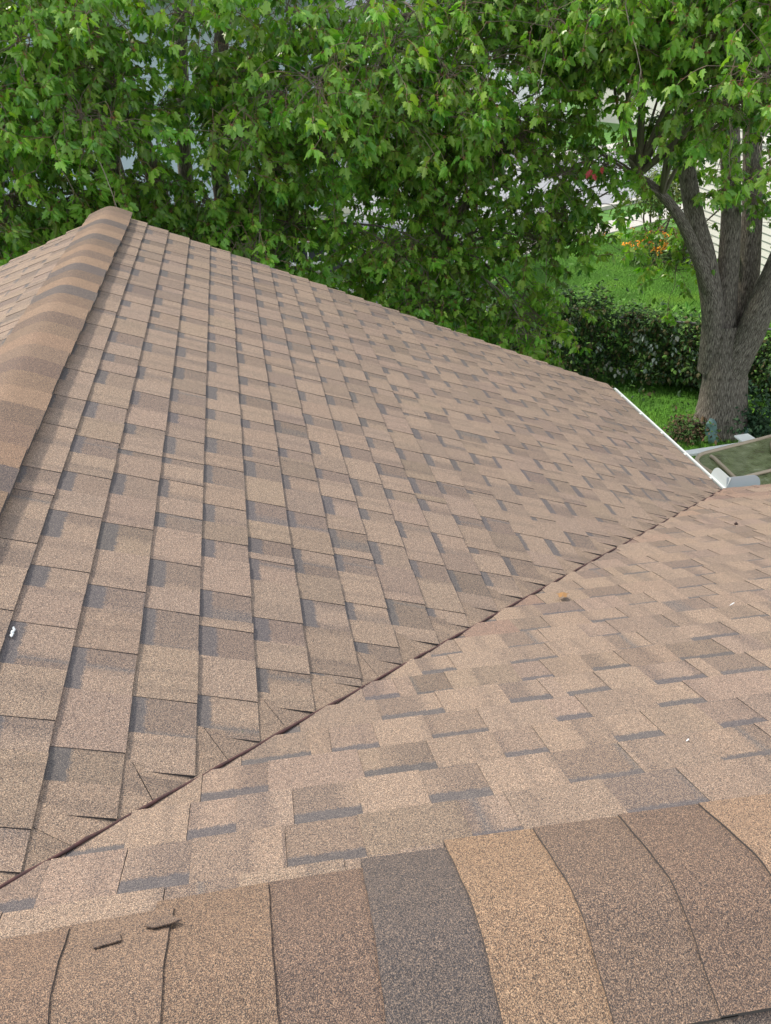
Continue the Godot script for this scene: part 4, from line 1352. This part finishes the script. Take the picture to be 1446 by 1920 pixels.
func build_bits() -> void:
	rng.seed = 90
	var nb := Vector3(0, co, -si)
	var na := Vector3(si, co, 0)
	# fallen leaf
	var lm := mat(Color(0.27, 0.14, 0.05), 0.6)
	var lb := Bag.new()
	leaf_into(lb, Transform3D(Basis().scaled(Vector3.ONE * 0.046), Vector3(0, 0, 0)), Color.WHITE, 0, 0.7)
	var leaf := obj("fallen_leaf", lb, lm)
	leaf.transform = Transform3D(Basis(Vector3(0.9, 0.1, 0.3).normalized(), Vector3(0.25, 0.25, -0.9).normalized(), nb).orthonormalized(), Vector3(1.57, -0.568, 3.916) + nb * 0.024)
	tag(leaf, "curled orange-brown leaf lying on the right roof slope beside the valley", "leaf")
	var lb2 := Bag.new()
	leaf_into(lb2, Transform3D(Basis().scaled(Vector3.ONE * 0.035)), Color.WHITE, 3, 0.5)
	var l2 := obj("fallen_leaf", lb2, mat(Color(0.5, 0.42, 0.33), 0.7))
	l2.transform = Transform3D(Basis(Vector3(0, 0, 1), Vector3(1, -0.41, 0).normalized(), na).orthonormalized(), Vector3(2.94, -1.223, 1.621) + na * 0.02)
	tag(l2, "tiny pale dry leaf on the left roof slope near the gutter", "leaf")
	# white scraps
	var white := mat(Color(0.72, 0.72, 0.72), 0.6)
	var spots := [[Vector3(2.02, -0.456, 4.188), "thin white twig scrap on the right side of the right roof slope", 0.04], [Vector3(1.386, -0.106, 5.031), "small white fleck on the right roof slope just above the ridge cap", 0.014]]
	for s: Array in spots:
		var b := Bag.new()
		var len: float = s[2]
		b.tube([Vector3(-len * 0.5, 0, 0), Vector3(0, 0.004, 0.003), Vector3(len * 0.5, 0.001, -0.003)], [0.002, 0.004, 0.003], 6, Color.WHITE, true)
		var o := obj("debris_scrap", b, white)
		o.transform = Transform3D(Basis(Vector3(0.95, 0.1, -0.3).normalized(), nb, Vector3(0.3, 0.2, 0.95)).orthonormalized().scaled(Vector3.ONE * 0.5), s[0] + nb * 0.013)
		tag(o, s[1], "debris")
	var dk := Bag.new()
	dk.tube([Vector3(-0.008, 0, 0), Vector3(0.0, 0.004, 0), Vector3(0.008, 0, 0.002)], [0.004, 0.008, 0.003], 7, Color.WHITE, true)
	var dko := obj("seed_pod", dk, mat(Color(0.06, 0.035, 0.03), 0.8))
	dko.position = Vector3(2.824, -0.965, 2.958) + nb * 0.012
	tag(dko, "small dark seed on the far part of the right roof slope", "seed")
	# bird dropping on the left slope
	var bd := Bag.new()
	for i in 9:
		var s := i / 8.0
		var p := Vector3(rng.randf_range(-0.002, 0.002), 0, (s - 0.5) * 0.028)
		bd.tube([p, p + Vector3(rng.randf_range(-0.003, 0.003), 0.0015, 0.008)], [rng.randf_range(0.002, 0.004), 0.0012], 6, Color.WHITE, true)
	var bo := obj("bird_dropping", bd, mat(Color(0.55, 0.58, 0.6), 0.7))
	bo.transform = Transform3D(Basis(na.cross(Vector3(0, 0, 1)).normalized(), na, Vector3(0, 0, 1)), Vector3(0.012, -0.003, 4.53) + na * 0.006)
	tag(bo, "white bird dropping streak on a dark shingle at the left edge", "bird dropping")
	# torn shingle scraps lying by the cap
	for k in 2:
		var b := Bag.new()
		var outline := [[Vector2(-0.024, -0.012), Vector2(0.022, -0.014), Vector2(0.027, 0.012), Vector2(-0.018, 0.014)], [Vector2(-0.03, 0.004), Vector2(-0.012, -0.014), Vector2(0.014, -0.012), Vector2(0.034, 0.006), Vector2(0.01, 0.013), Vector2(-0.014, 0.014)]][k] as Array
		for off: float in [0.0035, 0.0]:
			for i in range(1, outline.size() - 1):
				b.flat(Vector3(outline[0].x, off, outline[0].y), Vector3(outline[i].x, off, outline[i].y), Vector3(outline[i + 1].x, off, outline[i + 1].y), Vector3.UP * (1.0 if off > 0 else -1.0), outline[0] * 2.5, outline[i] * 2.5, outline[i + 1] * 2.5, Color(1.0, 1.0, 1.0))
		for i in outline.size():
			var p: Vector2 = outline[i]
			var q: Vector2 = outline[(i + 1) % outline.size()]
			b.quad(Vector3(p.x, 0.0035, p.y), Vector3(q.x, 0.0035, q.y), Vector3(q.x, 0, q.y), Vector3(p.x, 0, p.y), Vector3((q - p).y, 0, -(q - p).x).normalized(), Color(0.75, 0.75, 0.75))
		var o := obj("shingle_scrap", b, cap_mats[2])
		o.transform = Transform3D(Basis(Vector3(1, 0, -0.12).normalized(), nb, Vector3(0, 0.4, 0.9)).orthonormalized().rotated(nb, -0.12 * k), [Vector3(0.316, 0.047, 5.39), Vector3(0.392, 0.044, 5.372)][k] + nb * 0.0215)
		o.scale = Vector3(0.82, 0.6, 0.82)
		tag(o, ["small square torn shingle scrap lying at the lower left by the ridge cap", "ragged dark shingle chip just right of the square scrap"][k], "shingle scrap")
